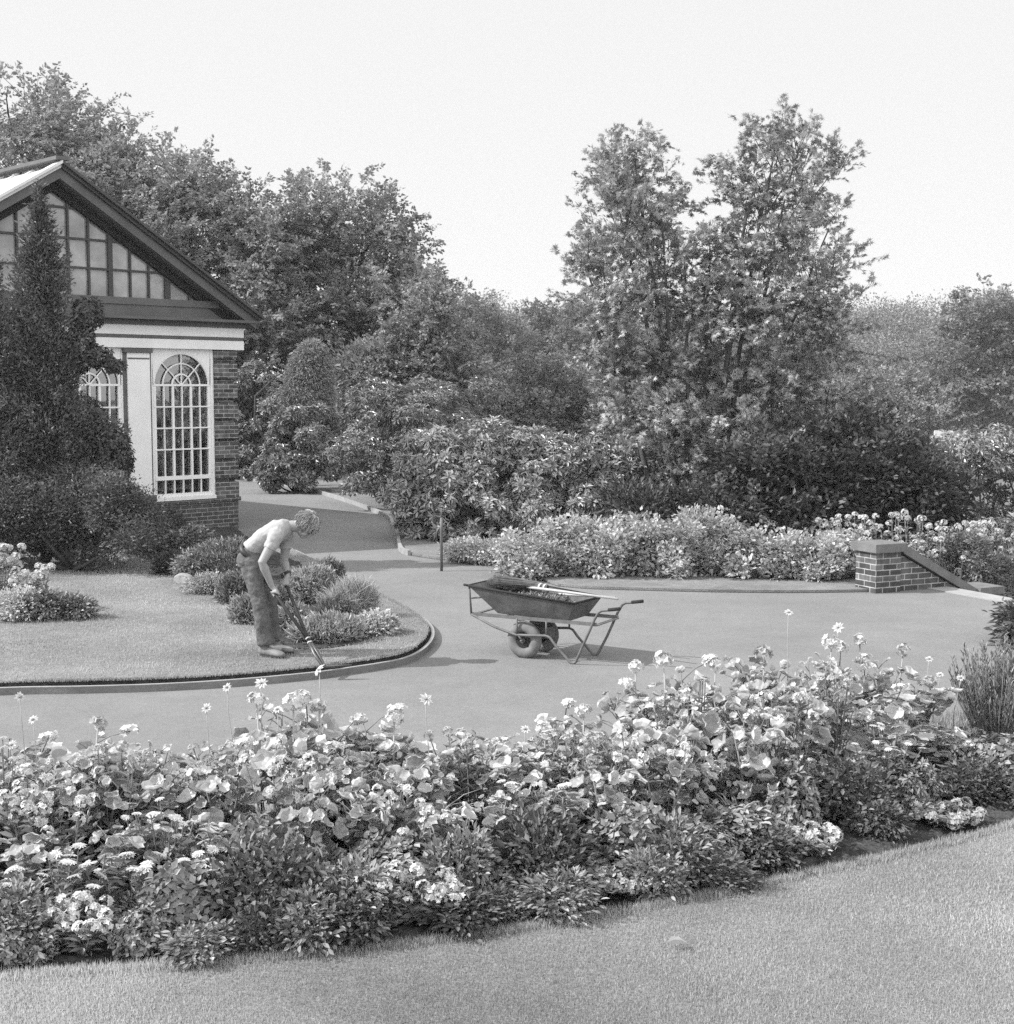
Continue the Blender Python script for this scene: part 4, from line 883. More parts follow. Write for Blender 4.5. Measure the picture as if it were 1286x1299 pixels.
plantthing('laurel', 'tall dark laurel with upright shoots at the bend of the back path', 'shrub', ground_at(500, 31), [E(505,560,31,72,76,1.5), E(485,530,31,40,50,1), E(545,520,31.5,54,46,1.1), E(455,600,30.4,32,40,.8), E(520,610,30.2,58,42,1), E(590,510,33,44,42,1.1), E(570,560,31.5,60,55,1.1)], 'laurel', 3200, 10, .12, .11, .3, 'lance', 'rosette', 3, depth=.2, inner=.12, upb=1.0, nsub=70, fsub=.4, zmin=.1, r0=.06)
plantthing('shrub', 'dark mound shrub between the laurel and the pale conifer, at the path edge', 'shrub', ground_at(375, 36), [E(375,560,36,36,48,.9), E(395,580,35.5,40,40,.8), E(355,590,35.5,26,36,.6), E(410,550,36.5,28,40,.6)], 'laurel', 1700, 10, .14, .125, .36, 'lance', 'rosette', 4, depth=.14, nsub=40, zmin=.05)
plantthing('shrub', 'tall pale-green shrub next to the brick corner of the glasshouse', 'shrub', ground_at(325, 41), [E(325,490,41,34,40,1), E(345,520,40.5,30,42,.8), E(310,560,41,34,48,.9), E(330,585,40,30,30,.7)], 'laurel', 1800, 10, .15, .13, .4, 'lance', 'rosette', 5, depth=.14, nsub=40, zmin=.05)
plantthing('conifer', 'pale cone-shaped conifer standing above the dark mound shrub', 'tree', ground_at(392, 37.5), [E(393,478,37.5,27,34,.6), E(396,455,37.5,18,22,.4), E(389,502,37.5,33,16,.7)], 'thuja', 2200, 10, .1, .1, .3, 'diamond', 'needle', 6, depth=.08, upb=-.6, r0=.06)
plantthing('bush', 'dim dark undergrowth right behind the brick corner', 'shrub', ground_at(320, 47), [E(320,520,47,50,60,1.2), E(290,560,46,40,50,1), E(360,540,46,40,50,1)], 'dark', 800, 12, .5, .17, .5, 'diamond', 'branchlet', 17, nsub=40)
plantthing('bush', 'bushy dark evergreen between the pale conifer and the laurel', 'shrub', ground_at(440, 42), [E(455,480,44,36,36,1.1), E(490,470,44,40,38,1.1), E(435,545,43,28,46,1)], 'shrub', 800, 10, .2, .2, .45, 'diamond', 'spray', 7)
DS = 'dark shrubs under and right of the maple'
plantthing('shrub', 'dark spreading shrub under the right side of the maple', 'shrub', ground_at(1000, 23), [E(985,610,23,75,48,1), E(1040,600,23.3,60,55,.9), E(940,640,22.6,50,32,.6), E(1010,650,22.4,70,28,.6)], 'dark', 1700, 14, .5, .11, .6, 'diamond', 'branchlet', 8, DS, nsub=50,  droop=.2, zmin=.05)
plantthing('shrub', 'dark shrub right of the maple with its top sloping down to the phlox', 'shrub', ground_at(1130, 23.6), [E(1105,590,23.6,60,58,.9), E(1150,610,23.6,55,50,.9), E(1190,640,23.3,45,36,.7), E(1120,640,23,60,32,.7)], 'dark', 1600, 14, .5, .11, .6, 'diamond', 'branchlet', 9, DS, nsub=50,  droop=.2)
plantthing('shrub', 'dark rounded shrub among white phlox behind the sloping coping', 'shrub', ground_at(1225, 20.4), [E(1225,702,20.4,30,28,.5), E(1250,708,20.6,34,30,.5)], 'shrub', 700, 11, .2, .07, .5, 'diamond', 'branchlet', 10, nsub=14)
plantthing('rhododendron', 'sunlit broad rhododendron at the right edge, above the white phlox', 'shrub', ground_at(1250, 28), [E(1240,590,28,70,50,1.2), E(1285,600,28,60,62,1.2), E(1210,610,28,40,44,.9), E(1270,640,27.2,60,40,.9), E(1320,620,28,60,70,1.2), E(1255,690,27.6,80,60,1.4), E(1300,720,28,70,60,1.4)], 'rhodo', 2000, 11, .11, .13, .3, 'lance', 'rosette', 11, depth=.12, nsub=60, r0=.05)
plantthing('shrub', 'dim leafy shrub filling the gap behind the maple stems', 'shrub', ground_at(840, 26.5), [E(830,600,26.5,60,48,.9), E(890,600,26.5,55,44,.9), E(860,640,26,60,30,.8)], 'shrub', 1300, 12, .4, .1, .6, 'diamond', 'branchlet', 18, nsub=40)
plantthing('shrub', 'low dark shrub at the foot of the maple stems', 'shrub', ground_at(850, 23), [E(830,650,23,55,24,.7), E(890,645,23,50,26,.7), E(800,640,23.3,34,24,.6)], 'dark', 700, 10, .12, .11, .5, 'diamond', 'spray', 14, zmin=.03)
o = thing('board', 'small white board seen over the shrubs below the dark tree', 'board', gd(1195.5, 551, 33))
mb = MB(); mb.box(-.2, .2, -.015, .015, -.07, .09); mb.build('panel', M['white'], o); mb = MB(); mb.box(-.02, .02, .016, .05, -2.5, .06); mb.build('post', M['wood_l'], o)

# light hedge-like bushes along the verge
HB = 'pale leafy bushes in a row along the verge'
hx = [668, 712, 757, 802, 848, 893, 938, 984, 1028, 1070]; hy = [676, 662, 668, 652, 662, 650, 668, 676, 690, 684]
for i, (px, ty) in enumerate(zip(hx, hy)):
    D = 19.35 + (.25 if i % 2 else 0) - (.35 if i > 6 else 0); bt = 745; h = (bt - ty) / 2
    plantthing('bush', 'pale leafy bush, %s from the left of the row along the verge' % ORD[i], 'shrub', ground_at(px, D),
        [E(px, bt - h * .8, D, 29, h * .78, .45), E(px - 12, ty + h * .62, D + .2, 24, h * .6, .4), E(px + 14, ty + h * .7, D - .1, 22, h * .6, .35)], 'hedge', 420, 11, .22, .07, .65, 'diamond', 'branchlet', 40 + i, HB, zmin=.07, depth=.2, nsub=26, fsub=.42, upb=.5, r0=.015)
GC = 'low groundcover plants at the left end of the verge'
for i, px in enumerate((588, 612, 636, 658)):
    D = 21.2 - .15 * i
    plantthing('groundcover', 'low leafy groundcover, %s from the left beside the iron stake' % ORD[i], 'plant', ground_at(px, D), [E(px, 698 + i * 1.5, D, 24, 12, .4)], 'hedge', 230, 9, .05, .06, .5, 'diamond', 'spray', 60 + i, GC, zmin=.06, wood=False)

# white phlox behind the pier
def phlox(name, label, base, h, r, seed, group, nf=16, m='herb', fl='petal', fr=.05, leaf=.08):
    rg = np.random.default_rng(seed); o = thing(name, label, 'flower', base, 0, group); st_ = MB(); lf = MB()
    for i in range(nf):
        a, q = rg.random() * 6.28, math.sqrt(rg.random()) * r; top = np.array([math.cos(a) * q, math.sin(a) * q, h * rg.uniform(.6, 1.03)])
        pts = np.array([top * [.3, .3, 0], top * [.7, .7, .5], top]); st_.tube(pts, [.006, .005, .004], 5)
        n = 26; t = rg.uniform(.12, .95, n)[:, None]; P = pts[0] * (1 - t) + pts[2] * t; ang = rg.random(n) * 6.28
        A = np.c_[np.cos(ang), np.sin(ang), rg.uniform(.0, .9, n)]; put(lf, 'lance', P, A, np.tile(UP, (n, 1)) + rg.normal(size=(n, 3)) * .3, leaf * rg.uniform(.6, 1.2, n), leaf * .28)
        f = MB(); n = 22; d = unit(rg.normal(size=(n, 3)) * [1, 1, .7] + [0, 0, .35]); c = top + d * fr * np.array([1, 1, .85])
        florets(f, c, unit(d + UP * .3), fr * .5, rg); f.build('flower_head', [M[fl]], o)
    st_.build('stem', M['stem'], o, True); lf.build('foliage', M[m], o); return o
def florets(mb, C, Nn, r, rg, n=5, mi=0):
    """little n-petalled flowers at C facing Nn"""
    m = len(C); t1 = unit(np.cross(Nn, rg.normal(size=(m, 3)))); t2 = np.cross(Nn, t1)
    for i in range(n):
        a = 2 * math.pi * i / n; A = math.cos(a) * t1 + math.sin(a) * t2 + Nn * .25
        put(mb, 'diamond', C, A, Nn, r * rg.uniform(.85, 1.15, m), r * .85, mi)
PX = 'white phlox behind the brick pier'
rg = np.random.default_rng(15)
ph0 = None
pl_ = [(1062,658),(1090,655),(1118,658),(1142,652),(1165,652),(1188,664),(1212,666),(1236,664),(1260,668),(1284,672),(1170,690),(1200,700),(1080,685),(1130,690)]
for i, (px, ty) in enumerate(pl_):
    D = 20.6 + .5 * rg.random() - (.5 if ty > 684 else 0); b = ground_at(px, D); h = CAMH - (ty - HOR) / F * D - b[2]
    wd = 'white phlox, %s from the left in the back row behind the brick pier' % ORD[i] if i < 10 else ['shorter white phlox left of the coping slope', 'shorter white phlox against the coping slope', 'shorter white phlox just left of the pier cap', 'shorter white phlox directly behind the pier cap'][i - 10]
    phlox('phlox', wd, b, h, .3, 200 + i, PX, 18, 'herb', 'petal' if i % 3 else 'petal_g', .045, .09)

# ------------------------------------------------------------------ planting round the left lawn
cb_ = ground_at(52, 20.2); cb_[2] = LZ
def spire(name, label, base, D, prof, n, seed, m='conifer', up=.75):
    """conifer from a profile of (pixel row, half width, centre column): twigs from the axis out to an uneven edge"""
    rg = np.random.default_rng(seed); o = thing(name, label, 'tree', base); A = np.array(prof, float); ax = np.array([gd(c, y, D) for y, w, c in A]) - base; wd = A[:, 1] * D / F
    cdf = np.concatenate([[0], np.cumsum((wd[1:] + wd[:-1]) * np.diff(-ax[:, 2]))]); cdf /= cdf[-1]; u = np.interp(rg.random(n), cdf, np.arange(len(A)))
    C = np.stack([np.interp(u, np.arange(len(A)), ax[:, i]) for i in range(3)], 1); W_ = np.interp(u, np.arange(len(A)), wd)
    th = rg.random(n) * 6.283; bulge = .5 + .5 * np.sin(C[:, 2] * 6.5 + 2.2 * np.sin(th * 2 + C[:, 2]) + th * 3) ; rad = W_ * (rg.uniform(.35, 1.1, n) * (.58 + .5 * bulge)) + .02
    d = np.c_[np.cos(th), np.sin(th), np.full(n, up)] ; P = C + np.c_[np.cos(th), np.sin(th), np.zeros(n)] * rad[:, None]
    mb = MB(); k = 15; ln = np.minimum(.34, .12 + W_ * .3); t = rg.uniform(-1, .25, (n, k)); dd = unit(d + rg.normal(size=(n, 3)) * .25)
    Pk = (P[:, None] + dd[:, None] * (t * ln[:, None])[..., None] + rg.normal(size=(n, k, 3)) * (.03 + .05 * (.25 - t[..., None]) * ln[:, None, None])).reshape(-1, 3)
    Ak = (dd[:, None] + rg.normal(size=(n, k, 3)) * .45).reshape(-1, 3); m_ = len(Pk)
    put(mb, 'diamond', Pk, Ak, rg.normal(size=(m_, 3)) + np.repeat(np.c_[d[:, 0], d[:, 1], np.ones(n)], k, 0), rg.uniform(.04, .095, m_), rg.uniform(.016, .034, m_)); mb.build('crown', M[m], o)
    w = MB(); w.tube([(0, 0, 0)] + list(ax[::-1][1:]), np.linspace(.09, .006, len(A)), 7); w.build('trunk', M['bark'], o, True); return o
spire('conifer', 'tall dark pointed conifer in front of the glasshouse gable', cb_, 20.2, [(236,1,50),(262,10,50),(300,22,51),(340,32,50),(380,41,50),(420,49,48),(455,56,50),(500,66,56),(550,78,66),(600,84,78),(650,80,84),(690,60,84)], 4600, 20)
b = ground_at(120, 20.6); b[2] = LZ
plantthing('shrub', 'dark glossy broad-leaved shrub between the conifer and the white pilaster', 'shrub', b, [E(112,398,20.6,18,22,.3), E(100,440,20.6,20,34,.35), E(122,452,20.5,20,13,.25), E(144,464,20.5,14,8,.2), E(108,545,20.4,28,44,.5), E(142,580,20.2,26,40,.4), E(130,620,20.1,34,30,.4)], 'dark', 1500, 9, .07, .06, .5, 'lance', 'rosette', 21, depth=.16, wood=False)
b = ground_at(-10, 19.6); b[2] = LZ
spire('conifer', 'broad dark conifer cut off by the left edge of the picture', b, 19.6, [(330,3,-8),(370,12,-10),(430,22,-12),(500,40,-12),(560,52,-12),(620,56,-12),(690,40,-12)], 2200, 22)
b = ground_at(90, 19.4); b[2] = LZ
plantthing('juniper', 'low spreading juniper with feathery arching sprays along the back of the left lawn', 'shrub', b, [E(30,652,19.6,75,42,.8), E(110,648,19.4,72,40,.8), E(165,668,19.2,48,30,.6), E(-30,652,19.6,50,42,.7), E(40,690,19.5,62,16,.5), E(105,692,19.4,60,15,.5), E(160,697,19.2,36,13,.4)], 'conifer', 3200, 18, .34, .055, .4, 'diamond', 'branchlet', 23, depth=.2, upb=.4, nsub=70, fsub=.4, zmin=.0, r0=.04)
def lowplant(label, px, py, z, rx, h, m, seed, mode='needle', ll=.07, lw=.2, n=260, k=10, name='plant', kind='lance', group=None, cat='plant', dep=None, upb=.6):
    b = gz(px, py, z); D = b[1]; H_ = h * D / F; kx = rx * D / F
    return plantthing(name, label, cat, b, [[b[0], b[1], z + H_ * .45, kx, dep or kx * .8, H_ * .55], [b[0] + kx * .2, b[1], z + H_ * .6, kx * .6, kx * .6, H_ * .42]], m, n, k, .05, ll, lw, kind, mode, seed, group, wood=False, depth=.18, upb=upb, zmin=.0)
lowplant('loose grey-green clump between the larger rock and the heather behind it', 250, 734, LZ, 26, 34, 'herb', 321, 'spray', .05, .4, name='clump_plant')
lowplant('small dark sprig just left of the larger rock', 216, 728, LZ, 20, 22, 'herb_d', 322, name='sprig_plant')
lowplant('pale creeping plant between the two rocks', 262, 752, LZ, 22, 20, 'herb_l', 323, 'spray', .04, .5, name='creeping_plant')
lowplant('mid-grey heather between the smaller rock and the plinth', 268, 728, LZ, 26, 38, 'herb', 324, name='heather')
lowplant('dark feathery heather touching the brick plinth at the back of the left border', 205, 700, LZ, 34, 55, 'herb_d', 301, name='heather')
lowplant('green bush with a few tiny pale flowers below the brick plinth', 242, 712, LZ, 30, 42, 'herb', 302, 'spray', .06, .5, name='bush')
lowplant('soft grey heather behind the gardener', 285, 735, LZ, 38, 50, 'herb', 303, name='heather')
lowplant('small heather mound between the pale rocks and the gardener', 298, 765, LZ, 20, 34, 'herb', 304, name='heather')
lowplant('pale flowering tuft at the gardener heels', 312, 790, LZ, 17, 30, 'herb_l', 305, name='tuft')
lowplant('tall soft heather in front of the gardener hands', 395, 765, LZ, 34, 44, 'herb_l', 306, name='heather', n=420)
lowplant('upright grey-green sprig plant at the rear of the island bed', 415, 752, LZ, 20, 40, 'herb', 307, name='sprig_plant')
lowplant('straw pale grass tuft at the right rear of the island bed', 445, 782, LZ, 30, 40, 'herb_l', 308, name='grass_tuft', ll=.14, lw=.06, kind='blade', upb=1.2)
lowplant('low heather mound in the middle of the island bed', 425, 790, LZ, 24, 26, 'herb', 309, name='heather')
lowplant('pale mat of fine leaves at the front of the island bed', 412, 812, LZ, 44, 26, 'herb_l', 310, name='mat_plant', n=420)
lowplant('pale small-leaved cushion at the right tip of the island bed', 475, 803, LZ, 22, 20, 'pale', 311, 'spray', .05, .5, name='cushion_plant')
lowplant('pale tuft between the shears and the gardener boots', 372, 800, LZ, 16, 30, 'herb_l', 312, name='tuft')
lowplant('mid-grey spreading plant left of the shear shafts', 350, 780, LZ, 18, 30, 'herb', 313, name='spreading_plant')
def rock(label, px, py, r, seed):
    rg = np.random.default_rng(seed); b = gz(px, py, LZ); o = thing('rock', label, 'rock', b); bm = bmesh.new(); bmesh.ops.create_icosphere(bm, subdivisions=3, radius=1)
    dirs = unit(rg.normal(size=(14, 3))); off = rg.uniform(.72, .95, 14)
    for v in bm.verts:
        p = np.array(v.co); s = min([1.] + [o_ / max(p @ d, 1e-6) for d, o_ in zip(dirs, off) if p @ d > .2]); v.co = Vector(p * s * np.array(r)) + Vector((0, 0, r[2] * .55))
    me = bpy.data.meshes.new('surface'); bm.to_mesh(me); bm.free(); me.materials.append(M['stone']); x = bpy.data.objects.new('surface', me); COL.objects.link(x); x.parent = o
rock('larger pale rock edging the left border, furthest from the gardener', 234, 740, (.15, .12, .09), 1)
rock('smaller pale rock edging the left border, close behind the gardener', 281, 760, (.09, .08, .12), 2)
# round flower clump at the far left of the lawn
FL = 'white flowers in the clump on the left lawn'
rg = np.random.default_rng(61)
cl = [(-5,690,'tall pale rose-like bush at the left edge of the lawn clump'),(40,722,'pale rose-like bush in the middle of the lawn clump'),(82,752,'small white-flowered plant at the right of the lawn clump')]
for i, (px, ty, lb) in enumerate(cl):
    b = gz(px, 775 - 4 * (i == 0), LZ); h = CAMH - (ty - HOR) / F * b[1] - LZ
    phlox('flowering_bush', lb, b, h, (.34, .26, .17)[i], 330 + i, FL, (22, 18, 10)[i], 'herb_l', 'petal' if i < 2 else 'petal_g', .045, .075)
lowplant('dark leafy edging plant on the right end of the lawn clump', 92, 784, LZ, 22, 24, 'herb', 335, 'spray', .05, .5, name='edging_plant')
lowplant('white candytuft at the front of the lawn clump', 22, 786, LZ, 34, 34, 'pale', 336, 'spray', .04, .6, name='candytuft')
lowplant('green leafy plant between the candytuft and the clump end', 55, 785, LZ, 24, 30, 'herb', 337, 'spray', .06, .5, name='leafy_plant')
b = ground_at(1330, 14.2)
plantthing('bush', 'dark branching bush reaching in from the right edge over the path', 'shrub', b, [E(1330,810,14.2,48,55,.5), E(1300,790,14.2,20,24,.25), E(1310,840,14.2,25,24,.3)], 'herb_d', 420, 9, .08, .09, .35, 'lance', 'spray', 340)

# ------------------------------------------------------------------ the near flower bed
def disc_leaf(n=18, cup=.35, seed=0):
    """round scalloped cupped leaf: rim ring faces take material 1"""
    rg = np.random.default_rng(seed); a = np.linspace(0, 2 * math.pi, n, endpoint=False) + .17; V = [(0, 0, 0)]
    for rr, up in ((.45, .08), (.86, .5), (1., .95)):
        for i, q in enumerate(a):
            wob = 1 + (.09 * math.cos(7 * q + seed) + .05 * rg.normal()) * rr; lobe = 1 - .4 * math.exp(-((q - math.pi) / .25) ** 2) * rr
            V.append((rr * wob * lobe * math.cos(q), rr * wob * lobe * math.sin(q), cup * up + rr * (.13 * math.sin(3 * q + seed * 2) + .10 * math.sin(2 * q + seed))))
    fs = [(0, 1 + i, 1 + (i + 1) % n) for i in range(n)]; ms = [0] * n
    for r in range(2):
        for i in range(n): fs.append((1 + r*n + i, 1 + (r+1)*n + i, 1 + (r+1)*n + (i+1) % n, 1 + r*n + (i+1) % n)); ms.append(r)
    return np.array(V), fs, ms
def put_disc(mb, P, Nn, R_, seed, rg, cup):
    V0, fs, ms = disc_leaf(cup=cup, seed=seed); n = len(P); Z = unit(Nn); X = unit(np.cross(Z, rg.normal(size=(n, 3)))); Y = np.cross(Z, X)
    V = P[:, None] + R_[:, None, None] * (V0[None, :, 0, None] * X[:, None] + V0[None, :, 1, None] * Y[:, None] + V0[None, :, 2, None] * Z[:, None])
    mb.batch(V, fs, n, len(V0), ms)
def pelargonium_proto(seed, nl=62, heads=1):
    rg = np.random.default_rng(seed + 40); o = thing('pelargonium', None, 'flower'); st_ = MB(); lf = MB()
    ns = 6; mains = []
    for i in range(ns):
        a = 2 * math.pi * i / ns + rg.normal() * .3; t = np.array([math.cos(a) * rg.uniform(.08, .2), math.sin(a) * rg.uniform(.08, .2), rg.uniform(.62, .85)])
        pts = np.array([t * [.1, .1, 0], t * [.5, .5, .55], t]); st_.tube(pts, [.011, .009, .006], 6); mains.append(pts)
    P = []; Nn = []
    for i in range(nl):
        m = mains[rg.integers(ns)]; s = rg.uniform(.25, 1.0); b = m[0] * (1 - s) + m[2] * s if s < .5 else m[1] * (1 - (s - .5) * 2) + m[2] * (s - .5) * 2
        a = rg.random() * 6.28; ln = rg.uniform(.07, .2); d = np.array([math.cos(a), math.sin(a), rg.uniform(.3, 1.3)]); p = b + unit(d) * ln
        p[2] = min(p[2], .98); st_.tube([b, b + unit(d) * ln * .6 + [0, 0, .01], p], [.004, .0035, .0028], 4, caps=False)
        P.append(p); Nn.append(unit(np.array([d[0], d[1], .0]) * rg.uniform(.1, .9) + UP * rg.uniform(.25, 1.) + np.array([0, -.18, 0]) + rg.normal(size=3) * .3))
    P = np.array(P); Nn = np.array(Nn); Rr = .022 + .056 * rg.random(nl) ** 1.5
    for q in range(3):
        k = np.arange(nl) % 3 == q; put_disc(lf, P[k], Nn[k], Rr[k], seed * 3 + q, rg, (.25, .5, .8)[q])
    lf.build('leaf', [M['gleaf'], M['grim']], o); st_.build('stem', M['stem'], o, True)
    for i in range(heads):
        a = rg.random() * 6.28; t = np.array([math.cos(a) * .14, math.sin(a) * .14, 1.0 + rg.uniform(-.05, .08)]); b = mains[i % ns][2]
        h = MB(); h.tube([b, (b + t) / 2 + [.01, 0, .02], t], [.005, .0045, .004], 5); 
        n = 20; d = unit(rg.normal(size=(n, 3)) + [0, 0, .5]); fl = MB(); florets(fl, t + d * np.array([.055, .055, .045]) * rg.uniform(.5, 1.2, (n, 1)), d, .03, rg)
        s = h.build('flower_stalk', M['stem'], o, True); f = fl.build('flower_head', M['petal'], s)
    return o
PG = [pelargonium_proto(i, 105 + 8 * i, (0, 1, 1, 0, 1, 0)[i]) for i in range(6)]
used = [False] * 6
def top_px(px): return np.interp(px, [-80, 0, 60, 130, 200, 262, 290, 380, 450, 480, 560, 620, 700, 760, 800, 850, 900, 960, 1050, 1150, 1190, 1230, 1300], [955, 945, 950, 935, 950, 965, 905, 900, 930, 925, 935, 938, 915, 905, 868, 862, 848, 830, 835, 850, 880, 930, 960])
def place_pel(i, x, y, top, label, group, rg, w=.62):
    o = PG[i]
    if used[i]: o = dup(PG[i])
    used[i] = True
    h = (CAMH - (top - HOR) / F * y - TOP) * 1.16; o.location = (x, y, TOP - .01); o.rotation_euler = (0, 0, rg.random() * 6.28)
    s = w * rg.uniform(.92, 1.1); o.scale = (s, s, max(h / 1.0, .16)); tag(o, label, 'flower', group); return o
rg = np.random.default_rng(88)
rows = [('back', 1.28, 0, 17, PG), ('middle', .92, 28, 16, PG), ('front', .62, 75, 15, PG)]
for rn, off, dpx, n, _ in rows:
    pxs = np.linspace(-50, 1195 if rn != 'front' else 1130, n)
    for i, px in enumerate(pxs):
        px = px + rg.normal() * 14; D = 5.2
        for _k in range(12): x = (px - 643) / F * D; D = float(yf(x)) + off
        top = top_px(px) + dpx + abs(rg.normal()) * 12
        if rn == 'front' and (px < 250 or px > 1000): top += 35
        heads = {'back': (1, 2, 4, 3, 1), 'middle': (0, 1, 5, 3, 2), 'front': (0, 5, 0, 1, 5)}[rn]
        place_pel(heads[i % 5], x, D, top, 'round-leaved pale-rimmed pelargonium, %s from the left in the %s row of the near bed' % (ORD[i], rn), 'pelargoniums in the %s row of the near flower bed' % rn, rg, .60 if rn != 'front' else .5)
def bedpos(px, off, D=4.9):
    for _k in range(14): x = (px - 643) / F * D; D = float(yf(x)) + off
    return np.array([x, D, TOP - .004])
def hgt(b, ty): return CAMH - (ty - HOR) / F * b[1] - TOP
# tall single daisies standing clear of the leaves
def daisy(label, px, py, off, seed, r=.03, cat='flower', lean=0., tilt=.4, group='tall white daisies above the near bed'):
    rg = np.random.default_rng(seed); b = bedpos(px - lean, off); t = gd(px, py, b[1]) - b; o = thing('daisy', label, cat, b, 0, group)
    s = MB(); s.tube([(0, 0, 0), t * .5 + np.array([.02 * rg.normal(), 0, 0]), t * .85, t], [.003, .0024, .0019, .0017], 5); s.build('stem', M['stem_l'], o, True)
    f = MB(); n = 9; ax = unit(np.array([rg.normal() * tilt, -.75 + rg.normal() * tilt * .5, .8])); t1 = unit(np.cross(ax, [1., .2, 0])); t2 = np.cross(ax, t1)
    a = np.arange(n) * 2 * math.pi / n + rg.normal(size=n) * .1; A = np.cos(a)[:, None] * t1 + np.sin(a)[:, None] * t2 + ax * .12
    put(f, 'lance', np.tile(t, (n, 1)), A, np.tile(ax, (n, 1)), r * rg.uniform(.9, 1.1, n), r * .42); h = f.build('flower_head', M['petal'], o)
    c = MB(); c.ball(t + ax * .003, (.0065, .0065, .004)); c.build('centre', M['centre'], h, True)
dz = [('daisy held highest below the shears, against the lawn edging', 405, 850, 1.2), ('daisy below the lawn edging, left of the one under the shears', 331, 867, 1.2), ('daisy left of the two under the lawn edging', 262, 898, 1.1),
      ('daisy standing alone against the path, below and left of the wheelbarrow', 540, 887, 1.1), ('daisy at the far left against the path', 42, 913, 1.), ('flat daisy at the far left, highest there', 25, 884, 1.2), ('daisy beside the tall white head at the left', 15, 945, 1.),
      ('daisy standing clear on the path near the right', 1000, 777, 1.3), ('bright daisy above the tall right-hand heads', 1063, 796, 1.3), ('daisy at the upper right, by itself over the path', 1218, 860, 1.2), ('small daisy between the right heads and the lone one', 1178, 836, 1.25),
      ('daisy low on the right path side', 1192, 856, 1.25), ('small daisy above the centre of the bed', 666, 925, 1.1), ('daisy near the left middle, leaning to the path', 288, 872, 1.15), ('small daisy beside the tall heads on the left middle', 352, 900, 1.1)]
for i, (lb, px, py, off) in enumerate(dz): daisy('white ' + lb, px, py, off, 400 + i, r=.03 if i in (0, 1, 3, 8) else .022)
# tall pale heads
def tallhead(label, px, py, off, seed, r=.036):
    rg = np.random.default_rng(seed); b = bedpos(px, off); t = gd(px, py, b[1]) - b; o = thing('pelargonium_bloom', label, 'flower', b, 0, 'tall white pelargonium heads above the leaves')
    s = MB(); s.tube([(0, 0, 0), t * .6 + np.array([.015 * rg.normal(), 0, 0]), t], [.0045, .004, .0034], 6); s.build('stalk', M['stem_l'], o, True)
    f = MB(); n = 22; d = unit(rg.normal(size=(n, 3)) + [0, 0, .35]); florets(f, t + d * np.array([r, r, r * .85]) * rg.uniform(.6, 1.15, (n, 1)), d, r * .55, rg); f.build('flower_head', M['petal' if seed % 3 else 'petal_g'], o)
    l = MB(); n = 5; a = rg.random(n) * 6.28; P = t * .8 + np.c_[np.cos(a) * .05, np.sin(a) * .05, rg.uniform(-.04, .0, n)]; put_disc(l, P, np.c_[np.cos(a) * .4, np.sin(a) * .4, np.ones(n)], rg.uniform(.025, .04, n), seed, rg, .4); l.build('leaf', [M['gleaf'], M['grim']], o)
th = [(125,918,'round head at the left, alone above the leaves'),(325,888,'head in the left middle group, left of the pair'),(372,892,'big ragged head in the left middle group'),(404,896,'right-hand head of the left middle group'),(842,836,'round head against the path below the barrow handles'),
      (908,842,'broad head right of the round one below the barrow'),(968,830,'wide head at the left of the tall right-hand group'),(1055,814,'highest head of the tall right-hand group'),(1090,812,'slender head on a bare stalk in the right-hand group'),(1146,824,'right-hand ball-shaped head with a gap below it'),
      (740,902,'head over the centre right of the bed'),(690,925,'low head over the middle of the bed'),(1180,865,'lowest head at the right end of the tall group'),(500,912,'head above the centre left'),(806,846,'small head left of the round one')]
for i, (px, py, lb) in enumerate(th): tallhead('white pelargonium ' + lb, px, py, 1.15 if px < 800 else 1.25, 450 + i, .03 + .008 * (i in (4, 6, 7, 2)))
# flat white umbels, low at the left
def umbel(label, px, ty, off, seed, nf, r=.16, fl='petal', sp=.2, group=None, name='feverfew', hr=.024, fine=False):
    rg = np.random.default_rng(seed); b = bedpos(px, off); h = hgt(b, ty); o = thing(name, label, 'flower', b, 0, group); s = MB(); l = MB()
    for i in range(nf):
        a, q = rg.random() * 6.28, math.sqrt(rg.random()) * r; t = np.array([math.cos(a) * q, math.sin(a) * q, h * rg.uniform(.7, 1.05)]); p0 = t * [.25, .25, 0]
        s.tube([p0, (p0 + t) / 2 + rg.normal(size=3) * .01, t], [.0035, .003, .002], 4, caps=False); f = MB()
        if fine:
            n = 14; d = unit(rg.normal(size=(n, 3)) + [0, 0, .6]); florets(f, t + d * hr, d, hr * .6, rg)
        else:
            n = 11; ax = unit(rg.normal(size=3) * .25 + UP); t1 = unit(np.cross(ax, [1., .1, 0])); t2 = np.cross(ax, t1); aa = np.arange(n) * 2 * math.pi / n
            put(f, 'lance', np.tile(t, (n, 1)), np.cos(aa)[:, None] * t1 + np.sin(aa)[:, None] * t2 + ax * .08, np.tile(ax, (n, 1)), hr * rg.uniform(.9, 1.1, n), hr * .5)
        f.build('flower_head', M[fl], o)
        n = 22; tt = rg.uniform(.05, .9, n)[:, None]; P = p0 * (1 - tt) + t * tt; aa = rg.random(n) * 6.28
        put(l, 'lance', P, np.c_[np.cos(aa), np.sin(aa), rg.uniform(0, 1, n)], np.tile(UP, (n, 1)) + rg.normal(size=(n, 3)) * .4, rg.uniform(.03, .065, n), rg.uniform(.008, .018, n))
    s.build('stem', M['stem'], o, True); l.build('foliage', M['herb'], o)
